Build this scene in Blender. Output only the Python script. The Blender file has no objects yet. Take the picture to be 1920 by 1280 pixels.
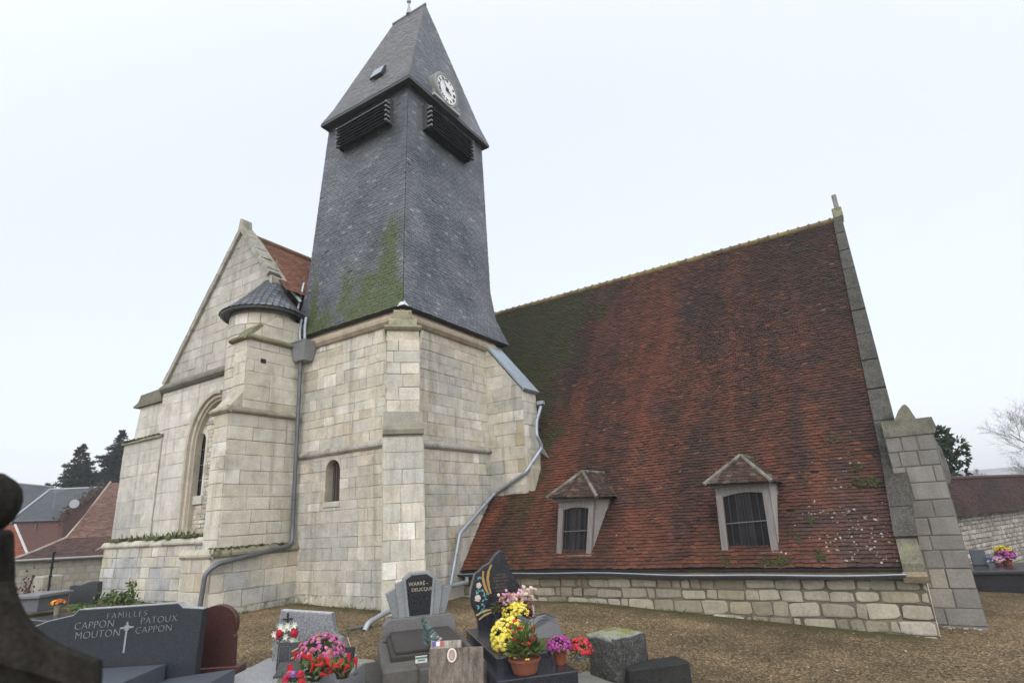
import bpy, bmesh, math, random
from mathutils import Vector, Matrix, noise
rnd = random.Random(7)
C = bpy.context.scene.collection
S = bpy.context.scene

# ------------------------------------------------------------------ camera
CR = Vector((0.84079555, 0.53820069, -0.05833398))
CU = Vector((0.20551599, -0.21764716, 0.95414511))
CF = Vector((-0.50082533, 0.81422953, 0.29360561))
FP = 1066.514
cam_d = bpy.data.cameras.new('camera'); cam = bpy.data.objects.new('camera', cam_d); C.objects.link(cam)
cam.matrix_world = Matrix(((CR.x, CU.x, -CF.x, 0), (CR.y, CU.y, -CF.y, 0), (CR.z, CU.z, -CF.z, 0), (0, 0, 0, 1)))
cam_d.sensor_width = 36; cam_d.lens = 19.997; cam_d.clip_start = .05; cam_d.clip_end = 6000
cam_d.dof.use_dof = True; cam_d.dof.focus_distance = 15; cam_d.dof.aperture_fstop = 1.8
S.camera = cam

# ------------------------------------------------------------------ sky and sun (bright overcast)
SUN = Vector((.36, -.68, .64)).normalized()
SUN_EL = math.asin(SUN.z); SUN_ROT = math.atan2(SUN.x, SUN.y)
W = bpy.data.worlds.new('World'); S.world = W; W.use_nodes = True
nt = W.node_tree; nt.nodes.clear()
def wn(t, **k):
    n = nt.nodes.new(t)
    for a, b in k.items(): setattr(n, a, b)
    return n
out = wn('ShaderNodeOutputWorld'); sky = wn('ShaderNodeTexSky', sky_type='NISHITA')
sky.sun_disc = False; sky.sun_elevation = SUN_EL; sky.sun_rotation = SUN_ROT; sky.dust_density = 4; sky.air_density = 1.2
b1 = wn('ShaderNodeBackground'); b1.inputs[1].default_value = .05
nt.links.new(sky.outputs[0], b1.inputs[0])
tc = wn('ShaderNodeTexCoord'); dp = wn('ShaderNodeVectorMath', operation='DOT_PRODUCT')
nt.links.new(tc.outputs['Generated'], dp.inputs[0]); dp.inputs[1].default_value = SUN
cr = wn('ShaderNodeMapRange'); cr.interpolation_type = 'SMOOTHSTEP'
cr.inputs[1].default_value = -.25; cr.inputs[2].default_value = 1.0; cr.inputs[3].default_value = .865; cr.inputs[4].default_value = 1.75
nt.links.new(dp.outputs['Value'], cr.inputs[0])
cn = wn('ShaderNodeTexNoise'); cn.inputs['Scale'].default_value = 1.3; cn.inputs['Detail'].default_value = 3
nt.links.new(tc.outputs['Generated'], cn.inputs['Vector'])
cm = wn('ShaderNodeMapRange'); cm.inputs[3].default_value = .965; cm.inputs[4].default_value = 1.035
nt.links.new(cn.outputs[0], cm.inputs[0])
ml = wn('ShaderNodeMath', operation='MULTIPLY'); nt.links.new(cr.outputs[0], ml.inputs[0]); nt.links.new(cm.outputs[0], ml.inputs[1])
b2 = wn('ShaderNodeBackground'); b2.inputs[0].default_value = (.905, .94, 1, 1)
nt.links.new(ml.outputs[0], b2.inputs[1])
ad = wn('ShaderNodeAddShader'); nt.links.new(b1.outputs[0], ad.inputs[0]); nt.links.new(b2.outputs[0], ad.inputs[1])
nt.links.new(ad.outputs[0], out.inputs[0])
sd = bpy.data.lights.new('sun', 'SUN'); sd.energy = .6; sd.angle = math.radians(30); sd.color = (1, .96, .9)
so = bpy.data.objects.new('sun', sd); C.objects.link(so); so.location = (0, -20, 40)
so.rotation_euler = SUN.to_track_quat('Z', 'Y').to_euler()
S.view_settings.view_transform = 'Standard'; S.view_settings.look = 'None'
S.view_settings.exposure = .06; S.view_settings.gamma = 1

# ------------------------------------------------------------------ geometry helpers (world origin = eye point)
def ray(x, y): return CF * FP + CR * (x - 960) - CU * (y - 640)
def at(x, y, ax, v):
    d = ray(x, y); return d * (v / d[ax])
def pd(x, y, d): return ray(x, y) * (d / FP)
def lerp(a, b, t): return a + (b - a) * t
def nz(p, s=1.0, o=0.0): return noise.noise(Vector((p[0] * s + o, p[1] * s - o, p[2] * s + 2 * o)))
def fz(p, s=1.0, o=0.0): return noise.fractal(Vector((p[0] * s + o, p[1] * s - o, p[2] * s + 2 * o)), 1.0, 2.0, 4)
def cl(x, a=0., b=1.): return max(a, min(b, x))
def shade(c, lo, hi):
    k = rnd.uniform(lo, hi); return tuple(x * k for x in c)
def mixc(a, b, t): return tuple(a[i] + (b[i] - a[i]) * t for i in range(3))
GX = [(-400, 2), (-60, .2), (-30, .15), (-22, .25), (-13, 0), (-7, -.09), (0, -.56), (3, -.72), (12, -1.0), (60, -2), (400, -4)]
def gz(x, y):
    for (x0, z0), (x1, z1) in zip(GX, GX[1:]):
        if x <= x1:
            b = z0 + (z1 - z0) * cl((x - x0) / (x1 - x0)); break
    else: b = GX[-1][1]
    return -2.15 + b

class MB:
    def __init__(s): s.v = []; s.f = []; s.c = []
    def add(s, pts, col=(.5, .5, .5), a=0.):
        n = len(s.v); s.v += [Vector(p) for p in pts]
        if len(col) == 4: col, a = col[:3], col[3]
        s.c += [(col[0], col[1], col[2], a)] * len(pts)
        return n
    def poly(s, pts, col=(.5, .5, .5), a=0.):
        n = s.add(pts, col, a); s.f.append(tuple(range(n, n + len(pts))))
    def mesh(s, pts, faces, col=(.5, .5, .5), a=0.):
        n = s.add(pts, col, a); s.f += [tuple(n + i for i in f) for f in faces]
    def box(s, p, ux, uy, uz, col=(.5, .5, .5), a=0.):   # p corner, three edge vectors
        p, ux, uy, uz = Vector(p), Vector(ux), Vector(uy), Vector(uz)
        q = [p + ux * i + uy * j + uz * k for k in (0, 1) for j in (0, 1) for i in (0, 1)]
        s.mesh(q, [(0, 2, 3, 1), (4, 5, 7, 6), (0, 1, 5, 4), (2, 6, 7, 3), (0, 4, 6, 2), (1, 3, 7, 5)], col, a)
    def bx(s, x0, x1, y0, y1, z0, z1, col=(.5, .5, .5), a=0.):
        s.box((x0, y0, z0), (x1 - x0, 0, 0), (0, y1 - y0, 0), (0, 0, z1 - z0), col, a)
    def bbox(s, x0, x1, y0, y1, z0, z1, b=.01, col=(.5, .5, .5), a=0.):   # bevelled box
        ps = []
        for z, i in ((z0, b), (z0 + b, 0), (z1 - b, 0), (z1, b)):
            for (x, y) in ((x0 + b, y0), (x1 - b, y0), (x1, y0 + b), (x1, y1 - b), (x1 - b, y1), (x0 + b, y1), (x0, y1 - b), (x0, y0 + b)):
                cx, cy = (x0 + x1) / 2, (y0 + y1) / 2
                xx = cl(x, x0 + i, x1 - i); yy = cl(y, y0 + i, y1 - i)
                ps.append((xx, yy, z))
        fs = [tuple(range(7, -1, -1)), tuple(range(24, 32))]
        for k in range(3):
            for i in range(8):
                j = (i + 1) % 8; fs.append((k * 8 + i, k * 8 + j, k * 8 + 8 + j, k * 8 + 8 + i))
        s.mesh(ps, fs, col, a)
    def prism(s, pts, d, col=(.5, .5, .5), a=0., bev=0.):   # polygon extruded by vector d
        pts = [Vector(p) for p in pts]; d = Vector(d); n = len(pts)
        if bev:
            c = sum(pts, Vector()) / n
            nn = d.normalized()
            ins = []
            for i in range(n):
                e1 = (pts[i] - pts[i - 1]).normalized(); e2 = (pts[(i + 1) % n] - pts[i]).normalized()
                m = (e1.cross(nn) + e2.cross(nn))
                m = m.normalized() if m.length > 1e-6 else Vector()
                if (pts[i] + m * .001 - c).length > (pts[i] - c).length and m.dot(c - pts[i]) < 0: m = -m
                ins.append(pts[i] + m * bev)
            b = [p + nn * bev for p in pts]
            e = [p + d for p in pts]
            s.mesh(ins + b + e, [tuple(range(n))] + [tuple(range(3 * n - 1, 2 * n - 1, -1))] +
                   [(k * n + i, k * n + (i + 1) % n, (k + 1) * n + (i + 1) % n, (k + 1) * n + i) for k in (0, 1) for i in range(n)], col, a)
        else:
            s.mesh(pts + [p + d for p in pts], [tuple(range(n - 1, -1, -1)), tuple(range(n, 2 * n))] +
                   [(i, (i + 1) % n, n + (i + 1) % n, n + i) for i in range(n)], col, a)
    def tube(s, path, r, n=10, col=(.5, .5, .5), a=0., cap=True):
        path = [Vector(p) for p in path]; rs = r if isinstance(r, (list, tuple)) else [r] * len(path)
        ring = []; up = None; ps = []
        for i, p in enumerate(path):
            t = (path[min(i + 1, len(path) - 1)] - path[max(i - 1, 0)]).normalized()
            if up is None: up = t.orthogonal().normalized()
            up = (up - t * up.dot(t)).normalized(); sd_ = t.cross(up)
            ps += [p + (up * math.cos(2 * math.pi * k / n) + sd_ * math.sin(2 * math.pi * k / n)) * rs[i] for k in range(n)]
        fs = [(i * n + k, i * n + (k + 1) % n, (i + 1) * n + (k + 1) % n, (i + 1) * n + k) for i in range(len(path) - 1) for k in range(n)]
        if cap: fs += [tuple(range(n - 1, -1, -1)), tuple((len(path) - 1) * n + k for k in range(n))]
        s.mesh(ps, fs, col, a)
    def lathe(s, o, prof, n=20, col=(.5, .5, .5), a=0., ax=(0, 0, 1)):
        o = Vector(o); ax = Vector(ax).normalized(); e1 = ax.orthogonal().normalized(); e2 = ax.cross(e1)
        ps = []
        for r, z in prof: ps += [o + ax * z + (e1 * math.cos(2 * math.pi * k / n) + e2 * math.sin(2 * math.pi * k / n)) * max(r, 1e-4) for k in range(n)]
        fs = [(i * n + k, i * n + (k + 1) % n, (i + 1) * n + (k + 1) % n, (i + 1) * n + k) for i in range(len(prof) - 1) for k in range(n)]
        fs += [tuple(range(n - 1, -1, -1)), tuple((len(prof) - 1) * n + k for k in range(n))]
        s.mesh(ps, fs, col, a)
    def blob(s, p, r, col, a=0., sq=1., jit=.2, up=(0, 0, 1)):   # small knobbly head
        p = Vector(p); up = Vector(up).normalized(); e1 = up.orthogonal().normalized(); e2 = up.cross(e1)
        ps = [p + up * r * sq]
        for k, (h, w) in enumerate(((.55, .8), (-.1, 1.), (-.6, .6))):
            for i in range(6):
                q = (i + .5 * k) * math.pi / 3
                ps.append(p + up * (h * r * sq) + (e1 * math.cos(q) + e2 * math.sin(q)) * (w * r * (1 + rnd.uniform(-jit, jit))))
        fs = [(0, 1 + i, 1 + (i + 1) % 6) for i in range(6)]
        for k in (0, 1):
            for i in range(6):
                j = (i + 1) % 6; b = 1 + 6 * k
                fs.append((b + i, b + 6 + i, b + 6 + j, b + j))
        s.mesh(ps, fs, col, a)
    def leaf(s, p, d, w, col, nrm=None, a=0., bend=.0):
        p = Vector(p); d = Vector(d); n = Vector(nrm) if nrm is not None else Vector((rnd.uniform(-1, 1), rnd.uniform(-1, 1), rnd.uniform(.2, 1)))
        sdv = d.cross(n); sdv = sdv.normalized() * w if sdv.length > 1e-6 else Vector((w, 0, 0))
        m = p + d * .45
        s.mesh([p, m + sdv, p + d - Vector((0, 0, bend)), m - sdv], [(0, 1, 2), (0, 2, 3)], col, a)
    def build(s, name, mat, parent=None, smooth=False, local=False, loc=None):
        me = bpy.data.meshes.new(name)
        o = bpy.data.objects.new(name, me); C.objects.link(o)
        off = Vector()
        if parent is not None:
            o.parent = parent
            if not local: off = wloc(parent)
        elif not local:
            off = Vector(loc) if loc is not None else Vector(((min(v.x for v in s.v) + max(v.x for v in s.v)) / 2, (min(v.y for v in s.v) + max(v.y for v in s.v)) / 2, min(v.z for v in s.v)))
            o.location = off
        me.from_pydata([v - off for v in s.v], [], s.f)
        at_ = me.color_attributes.new('col', 'FLOAT_COLOR', 'POINT')
        at_.data.foreach_set('color', [x for c in s.c for x in c])
        if smooth: me.polygons.foreach_set('use_smooth', [True] * len(me.polygons))
        me.materials.append(mat); me.update()
        return o
def wloc(o):
    l = Vector()
    while o is not None: l = l + o.location; o = o.parent
    return l
def tag(o, label=None, cat=None, group=None, kind=None):
    if label: o['label'] = label
    if cat: o['category'] = cat
    if group: o['group'] = group
    if kind: o['kind'] = kind
    return o
def empty(name, loc, label, cat, rz=0, group=None):
    o = bpy.data.objects.new(name, None); C.objects.link(o); o.location = loc; o.rotation_euler = (0, 0, rz)
    o.empty_display_size = .2
    return tag(o, label, cat, group)

# ------------------------------------------------------------------ materials
def mat(name, rough=.85, nscale=6., namt=.25, bump=.25, bscale=40., moss=(.07, .085, .025), mscale=5., metal=0., spec=.35, msoft=.15,
        speck=None, grime=0., gcol=(.05, .05, .045), base=None, stretch=None, streak=0.):
    m = bpy.data.materials.new(name); m.use_nodes = True; t = m.node_tree; N = t.nodes; L = t.links; N.clear()
    o = N.new('ShaderNodeOutputMaterial'); b = N.new('ShaderNodeBsdfPrincipled'); L.new(b.outputs[0], o.inputs[0])
    b.inputs['Roughness'].default_value = rough; b.inputs['Metallic'].default_value = metal; b.inputs['Specular IOR Level'].default_value = spec
    tcn = N.new('ShaderNodeTexCoord'); vec = tcn.outputs['Object']
    if stretch:
        mp = N.new('ShaderNodeMapping'); mp.inputs['Scale'].default_value = stretch; L.new(vec, mp.inputs[0]); svec = mp.outputs[0]
    else: svec = vec
    if base is None:
        at_ = N.new('ShaderNodeAttribute'); at_.attribute_name = 'col'; col = at_.outputs['Color']; alpha = at_.outputs['Alpha']
    else:
        rg = N.new('ShaderNodeRGB'); rg.outputs[0].default_value = (*base, 1); col = rg.outputs[0]; alpha = None
    def nt_(scale, det=5, v=None, rgh=.6):
        n = N.new('ShaderNodeTexNoise'); n.inputs['Scale'].default_value = scale; n.inputs['Detail'].default_value = det; n.inputs['Roughness'].default_value = rgh
        L.new(v or vec, n.inputs['Vector']); return n.outputs[0]
    def mr(x, a0, a1, b0, b1, sm=False):
        n = N.new('ShaderNodeMapRange'); n.inputs[1].default_value = a0; n.inputs[2].default_value = a1; n.inputs[3].default_value = b0; n.inputs[4].default_value = b1
        if sm: n.interpolation_type = 'SMOOTHSTEP'
        L.new(x, n.inputs[0]); return n.outputs[0]
    def mx(f, a, b_, mode='MIX'):
        n = N.new('ShaderNodeMix'); n.data_type = 'RGBA'; n.blend_type = mode
        if isinstance(f, float): n.inputs[0].default_value = f
        else: L.new(f, n.inputs[0])
        for k, x in ((6, a), (7, b_)):
            if isinstance(x, tuple): n.inputs[k].default_value = (*x, 1)
            else: L.new(x, n.inputs[k])
        return n.outputs[2]
    n1 = mr(nt_(nscale, 6, svec), .25, .75, 1 - namt, 1 + namt); n2 = mr(nt_(nscale * 9, 3, svec), .25, .75, 1 - namt * .8, 1 + namt * .8)
    cmb = N.new('ShaderNodeMath'); cmb.operation = 'MULTIPLY'; L.new(n1, cmb.inputs[0]); L.new(n2, cmb.inputs[1])
    cc = N.new('ShaderNodeCombineColor'); [L.new(cmb.outputs[0], cc.inputs[i]) for i in range(3)]
    col = mx(1., col, cc.outputs[0], 'MULTIPLY')
    if speck:
        vo = N.new('ShaderNodeTexVoronoi'); vo.inputs['Scale'].default_value = speck[0]; L.new(vec, vo.inputs['Vector'])
        sp = N.new('ShaderNodeSeparateColor'); L.new(vo.outputs['Color'], sp.inputs[0])
        col = mx(mr(sp.outputs[0], .7, .9, 0, speck[2], True), col, speck[1])
        col = mx(mr(sp.outputs[1], .7, .9, 0, speck[2], True), col, (.01, .01, .012))
    if grime:
        g = mr(nt_(1.1, 8, svec, .7), .52, .72, 0, grime, True); col = mx(g, col, gcol)
        g2 = mr(nt_(14, 6, None, .7), .60, .74, 0, grime * .8, True); col = mx(g2, col, gcol)
    if streak:
        mp2 = N.new('ShaderNodeMapping'); mp2.inputs['Scale'].default_value = (2.6, 2.6, .22); L.new(vec, mp2.inputs[0])
        col = mx(mr(nt_(1.0, 7, mp2.outputs[0], .65), .50, .72, 0, streak, True), col, gcol)
    if alpha is not None:
        mn = nt_(mscale, 6, None, .7)
        sm_ = N.new('ShaderNodeMath'); sm_.operation = 'ADD'; L.new(alpha, sm_.inputs[0]); L.new(mn, sm_.inputs[1])
        f = mr(sm_.outputs[0], 1. - msoft, 1. + msoft, 0, .95, True)
        mcol = mx(mr(nt_(mscale * 5, 4), .3, .7, 0, 1), tuple(x * .55 for x in moss), tuple(x * 1.45 for x in moss))
        col = mx(f, col, mcol)
    L.new(col, b.inputs['Base Color'])
    if bump:
        bp = N.new('ShaderNodeBump'); bp.inputs['Strength'].default_value = bump; bp.inputs['Distance'].default_value = .02
        L.new(nt_(bscale, 6, None, .7), bp.inputs['Height']); L.new(bp.outputs[0], b.inputs['Normal'])
    return m
M = {}
M['stone'] = mat('limestone', .92, 2.6, .2, .7, 24, grime=.42, gcol=(.15, .14, .12), spec=.2, streak=.45)
M['darkstone'] = mat('weathered_limestone', .95, 3, .3, .7, 30, grime=.6, gcol=(.04, .042, .035), spec=.2)
M['slate'] = mat('slate', .55, 3, .16, .12, 60, moss=(.052, .070, .014), mscale=2.6, spec=.4, msoft=.32)
M['tile'] = mat('clay_tile', .88, 4, .25, .3, 60, moss=(.036, .040, .014), mscale=3, msoft=.25, spec=.2)
M['zinc'] = mat('zinc', .5, 3, .15, .05, 30, metal=.55, spec=.5)
M['wood'] = mat('weathered_wood', .85, 3, .25, .3, 60, stretch=(6, 6, .7), spec=.2)
M['paint'] = mat('paint', .6, 4, .08, .05, 40)
M['iron'] = mat('dark_iron', .6, 5, .2, .1, 40, spec=.4)
M['glass'] = mat('window_glass', .2, 2, .3, .03, 6, spec=.12)
M['granite'] = mat('polished_granite', .45, 2, .08, .0, 30, speck=(230, (.09, .10, .115), .5), spec=.3)
M['blackgranite'] = mat('black_granite', .22, 2, .1, .0, 30, speck=(200, (.09, .10, .13), .6), spec=.5)
M['greygranite'] = mat('grey_granite', .55, 2, .1, .05, 30, speck=(150, (.42, .43, .45), .7), spec=.4)
M['redgranite'] = mat('red_granite', .35, 2, .1, .0, 30, speck=(180, (.16, .06, .05), .6), spec=.45)
M['concrete'] = mat('aged_concrete', .9, 3, .2, .3, 60, grime=.5, gcol=(.05, .048, .042), spec=.25)
M['letter'] = mat('letter_paint', .6, 8, .1, 0)
M['gold'] = mat('gold_leaf', .4, 8, .1, 0, metal=.5)
M['leaf'] = mat('foliage', .7, 9, .3, 0, spec=.3)
M['petal'] = mat('petals', .75, 9, .12, 0, spec=.25)
M['bark'] = mat('bark', .95, 5, .3, .3, 30, spec=.1)
M['clay'] = mat('terracotta', .8, 6, .12, .1, 60, spec=.25)
M['plank'] = mat('weathered_plank', .85, 2.6, .6, .4, 50, grime=.9, gcol=(.05, .036, .026), spec=.2, stretch=(7, 7, .8))
M['lichenstone'] = mat('lichen_covered_stone', .95, 4, .35, .8, 26, moss=(.16, .17, .03), mscale=4, grime=.75, gcol=(.02, .02, .018), spec=.15, speck=(70, (.27, .27, .25), .3))
M['mossstone'] = mat('damp_mossy_stone', .95, 7, .5, 1., 34, moss=(.10, .10, .018), mscale=7, grime=.8, gcol=(.008, .008, .007), spec=.1)
M['stucco'] = mat('grey_render', .95, 1.5, .15, .3, 30, grime=.35, gcol=(.12, .11, .09), spec=.2)

# ------------------------------------------------------------------ masonry: every stone modelled, chipped and jittered
PALE = [((.575, .54, .455), 6), ((.53, .495, .405), 5), ((.70, .675, .61), 2.2), ((.45, .395, .285), 1.2), ((.48, .465, .415), 2.5), ((.55, .525, .455), 5)]
GREYST = [((.215, .208, .192), 4), ((.245, .235, .212), 4), ((.185, .18, .17), 3), ((.28, .26, .215), 1)]
def pick(pal):
    t = sum(w for _, w in pal) * rnd.random()
    for c, w in pal:
        t -= w
        if t <= 0: break
    k = rnd.uniform(.9, 1.08); return tuple(x * k for x in c)
def clip(poly, cv):
    res = poly
    for i in range(len(cv)):
        a = cv[i]; b = cv[(i + 1) % len(cv)]; o = []
        def sd_(p): return (b[0] - a[0]) * (p[1] - a[1]) - (b[1] - a[1]) * (p[0] - a[0])
        for j in range(len(res)):
            p = res[j]; q = res[(j + 1) % len(res)]; sp, sq = sd_(p), sd_(q)
            if sp >= 0: o.append(p)
            if (sp > 0 and sq < 0) or (sp < 0 and sq > 0):
                t = sp / (sp - sq); o.append((p[0] + (q[0] - p[0]) * t, p[1] + (q[1] - p[1]) * t))
        res = o
        if len(res) < 3: return []
    return res
def parea(p): return abs(sum(p[i][0] * p[(i + 1) % len(p)][1] - p[(i + 1) % len(p)][0] * p[i][1] for i in range(len(p)))) / 2
def masonry(mb, O, U, V, N, poly, rows=(.24, .33), lens=(.3, .75), pal=PALE, depth=.022, joint=.010, bev=.012, cut=0., holes=(), mort=(.36, .33, .27),
            moss=None, jit=.008, tint=None, rowlist=None, proud=.014):
    O, U, V, N = Vector(O), Vector(U), Vector(V), Vector(N)
    v0 = min(p[1] for p in poly); v1 = max(p[1] for p in poly); u0 = min(p[0] for p in poly); u1 = max(p[0] for p in poly)
    br = sorted(set([v0, v1] + [h[2] for h in holes if v0 < h[2] < v1] + [h[3] for h in holes if v0 < h[3] < v1]))
    vs = []
    if rowlist: vs = [v for v in rowlist if v0 < v < v1]; vs = [v0] + vs + [v1]
    else:
        for a, b in zip(br, br[1:]):
            n = max(1, round((b - a) / ((rows[0] + rows[1]) / 2)))
            ws = [rnd.uniform(*rows) for _ in range(n)]; k = (b - a) / sum(ws); q = a
            for w in ws: vs.append(q); q += w * k
        vs.append(v1)
    P3 = lambda p, d=0.: O + U * p[0] + V * p[1] + N * d
    for a, b in zip(vs, vs[1:]):
        hs = sorted([(h[0], h[1]) for h in holes if h[2] < (a + b) / 2 < h[3]])
        iv = []; q = u0
        for h in hs:
            if h[0] > q: iv.append((q, h[0]))
            q = max(q, h[1])
        if q < u1: iv.append((q, u1))
        for (s0, s1) in iv:
            q = s0
            first = True
            while q < s1 - 1e-4:
                l = rnd.uniform(*lens) * (rnd.uniform(.4, 1) if first else 1); first = False
                e = q + l
                if s1 - e < lens[0] * .6: e = s1
                wob = [rnd.gauss(0, jit * .8) for _ in range(8)]
                pg = clip([(q, a), (e, a), (e, b), (q, b)], poly); q = e
                if len(pg) < 3: continue
                q_ = rnd.random(); mb.poly([P3(p) for p in pg], shade(mort, .85, 1.1) if q_ < .62 else shade((.10, .09, .07), .7, 1.6) if q_ < .85 else shade(mort, 1.1, 1.35), moss(P3(pg[0])) if moss else 0)
                if parea(pg) < .0025: continue
                cu = sum(p[0] for p in pg) / len(pg); cv_ = sum(p[1] for p in pg) / len(pg)
                def ins(p, w, k):
                    du, dv = cu - p[0], cv_ - p[1]
                    return (p[0] + math.copysign(min(w, abs(du)), du) + wob[k % 8] * .6, p[1] + math.copysign(min(w, abs(dv)), dv) + wob[(k + 3) % 8] * .6)
                outer = [ins(p, joint * .5, k) for k, p in enumerate(pg)]
                inner = [ins(p, joint * .5 + bev, k) for k, p in enumerate(pg)]
                d = depth + rnd.uniform(-1, 1) * proud * .5 - (.012 if rnd.random() < .08 else 0)
                c = pick(pal); m3 = P3((cu, cv_))
                if tint: c = tint(m3, c)
                m_ = moss(m3) if moss else 0.
                n = len(pg)
                if cut and n == 4:   # rubble: knock the corners off
                    def oct_(pp, ks):
                        o = []
                        for i in range(4):
                            p, a_, b_ = pp[i], pp[i - 1], pp[(i + 1) % 4]; o += [lerp2(p, a_, ks[2 * i]), lerp2(p, b_, ks[2 * i + 1])]
                        return o
                    lerp2 = lambda p, q, t: (p[0] + (q[0] - p[0]) * t, p[1] + (q[1] - p[1]) * t)
                    ks = [rnd.uniform(.02, cut) for _ in range(8)]; outer, inner = oct_(outer, ks), oct_(inner, ks); n = 8
                mb.mesh([P3(p, -.004) for p in outer] + [P3(p, d * .8) for p in outer] + [P3(p, d) for p in inner],
                        [tuple(range(2 * n, 3 * n))] + [(k * n + i, k * n + (i + 1) % n, (k + 1) * n + (i + 1) % n, (k + 1) * n + i) for k in (0, 1) for i in range(n)],
                        c, m_)
# roofs of separate tiles / slates between two edge polylines
def tiles(mb, Lp, Rp, tw, expo, th, cf, skip=None, jit=.15, lift=.3, base=(.05, .045, .04), overlap=1.6, gap=.004, miss=0., lip=None):
    Lp = [Vector(p) for p in Lp]; Rp = [Vector(p) for p in Rp]
    seg = [((Lp[i + 1] + Rp[i + 1]) / 2 - (Lp[i] + Rp[i]) / 2).length for i in range(len(Lp) - 1)]; tot = sum(seg)
    def E(v):
        v = cl(v, 0, tot)
        for i, s in enumerate(seg):
            if v <= s or i == len(seg) - 1:
                t = cl(v / s); return Lp[i].lerp(Lp[i + 1], t), Rp[i].lerp(Rp[i + 1], t), (Lp[i + 1] - Lp[i])
            v -= s
    for i in range(len(seg)):
        n = 12
        for k in range(n):
            a0, a1 = Lp[i].lerp(Rp[i], k / n), Lp[i].lerp(Rp[i], (k + 1) / n); b0, b1 = Lp[i + 1].lerp(Rp[i + 1], k / n), Lp[i + 1].lerp(Rp[i + 1], (k + 1) / n)
            if skip and skip((a0 + a1 + b0 + b1) / 4): continue
            mb.poly([a0, a1, b1, b0], base)
    nr = int(round(tot / expo)); ex = tot / nr
    for r_ in range(nr):
        l0, r0, dv = E(r_ * ex); l1, r1, _ = E(min(tot, (r_ + overlap) * ex))
        w = (r0 - l0).length
        if w < .02: continue
        nu = max(1, int(round(w / tw))); off = .5 * (r_ % 2) + rnd.uniform(-.12, .12)
        nrm = (r0 - l0).cross(dv).normalized()
        sag = 0
        for c_ in range(-1, nu + 1):
            a = (c_ + off) / nu; b = (c_ + 1 + off) / nu
            a = cl(a); b = cl(b)
            if b - a < .15 / nu: continue
            g = gap / w
            mid = l0.lerp(r0, (a + b) / 2)
            if skip and skip(mid): continue
            if miss and rnd.random() < miss: continue
            j1, j2 = rnd.gauss(0, jit) * ex * .35, rnd.gauss(0, jit) * ex * .35
            up = (l1 - l0).normalized()
            t1 = th * (1 + rnd.uniform(-lift, lift)); t2 = th * (1 + rnd.uniform(-lift, lift))
            p0 = l0.lerp(r0, a + g) + up * j1; p1 = l0.lerp(r0, b - g) + up * j2
            q0 = l1.lerp(r1, a + g) ; q1 = l1.lerp(r1, b - g)
            col = cf(mid, (a + b) / 2, r_ * ex / tot)
            lp_ = lip or th * .7
            mb.mesh([p0 + nrm * (t1 - lp_), p1 + nrm * (t2 - lp_), p1 + nrm * t2, p0 + nrm * t1, q1 + nrm * .002, q0 + nrm * .002],
                    [(0, 1, 2, 3), (3, 2, 4, 5), (1, 4, 2), (0, 3, 5)], col[:3], col[3] if len(col) > 3 else 0)
def text_into(mb, s, size, o, ux, uy, ext=.004, col=(.5, .5, .5), shear=0., spacing=1., thin=0.):
    cu = bpy.data.curves.new('lettering', 'FONT'); cu.body = s; cu.size = size; cu.extrude = ext; cu.align_x = 'CENTER'; cu.align_y = 'CENTER'; cu.shear = shear; cu.space_character = spacing; cu.offset = thin
    cu.resolution_u = 3
    t = bpy.data.objects.new('tmp', cu); C.objects.link(t)
    me0 = bpy.data.meshes.new_from_object(t.evaluated_get(bpy.context.evaluated_depsgraph_get()))
    ux, uy = Vector(ux).normalized(), Vector(uy).normalized(); n = ux.cross(uy); o = Vector(o)
    mb.mesh([o + ux * v.co.x + uy * v.co.y + n * v.co.z for v in me0.vertices], [tuple(p.vertices) for p in me0.polygons], col)
    bpy.data.objects.remove(t); bpy.data.curves.remove(cu); bpy.data.meshes.remove(me0)
X, Y, Z = Vector((1, 0, 0)), Vector((0, 1, 0)), Vector((0, 0, 1))
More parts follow.
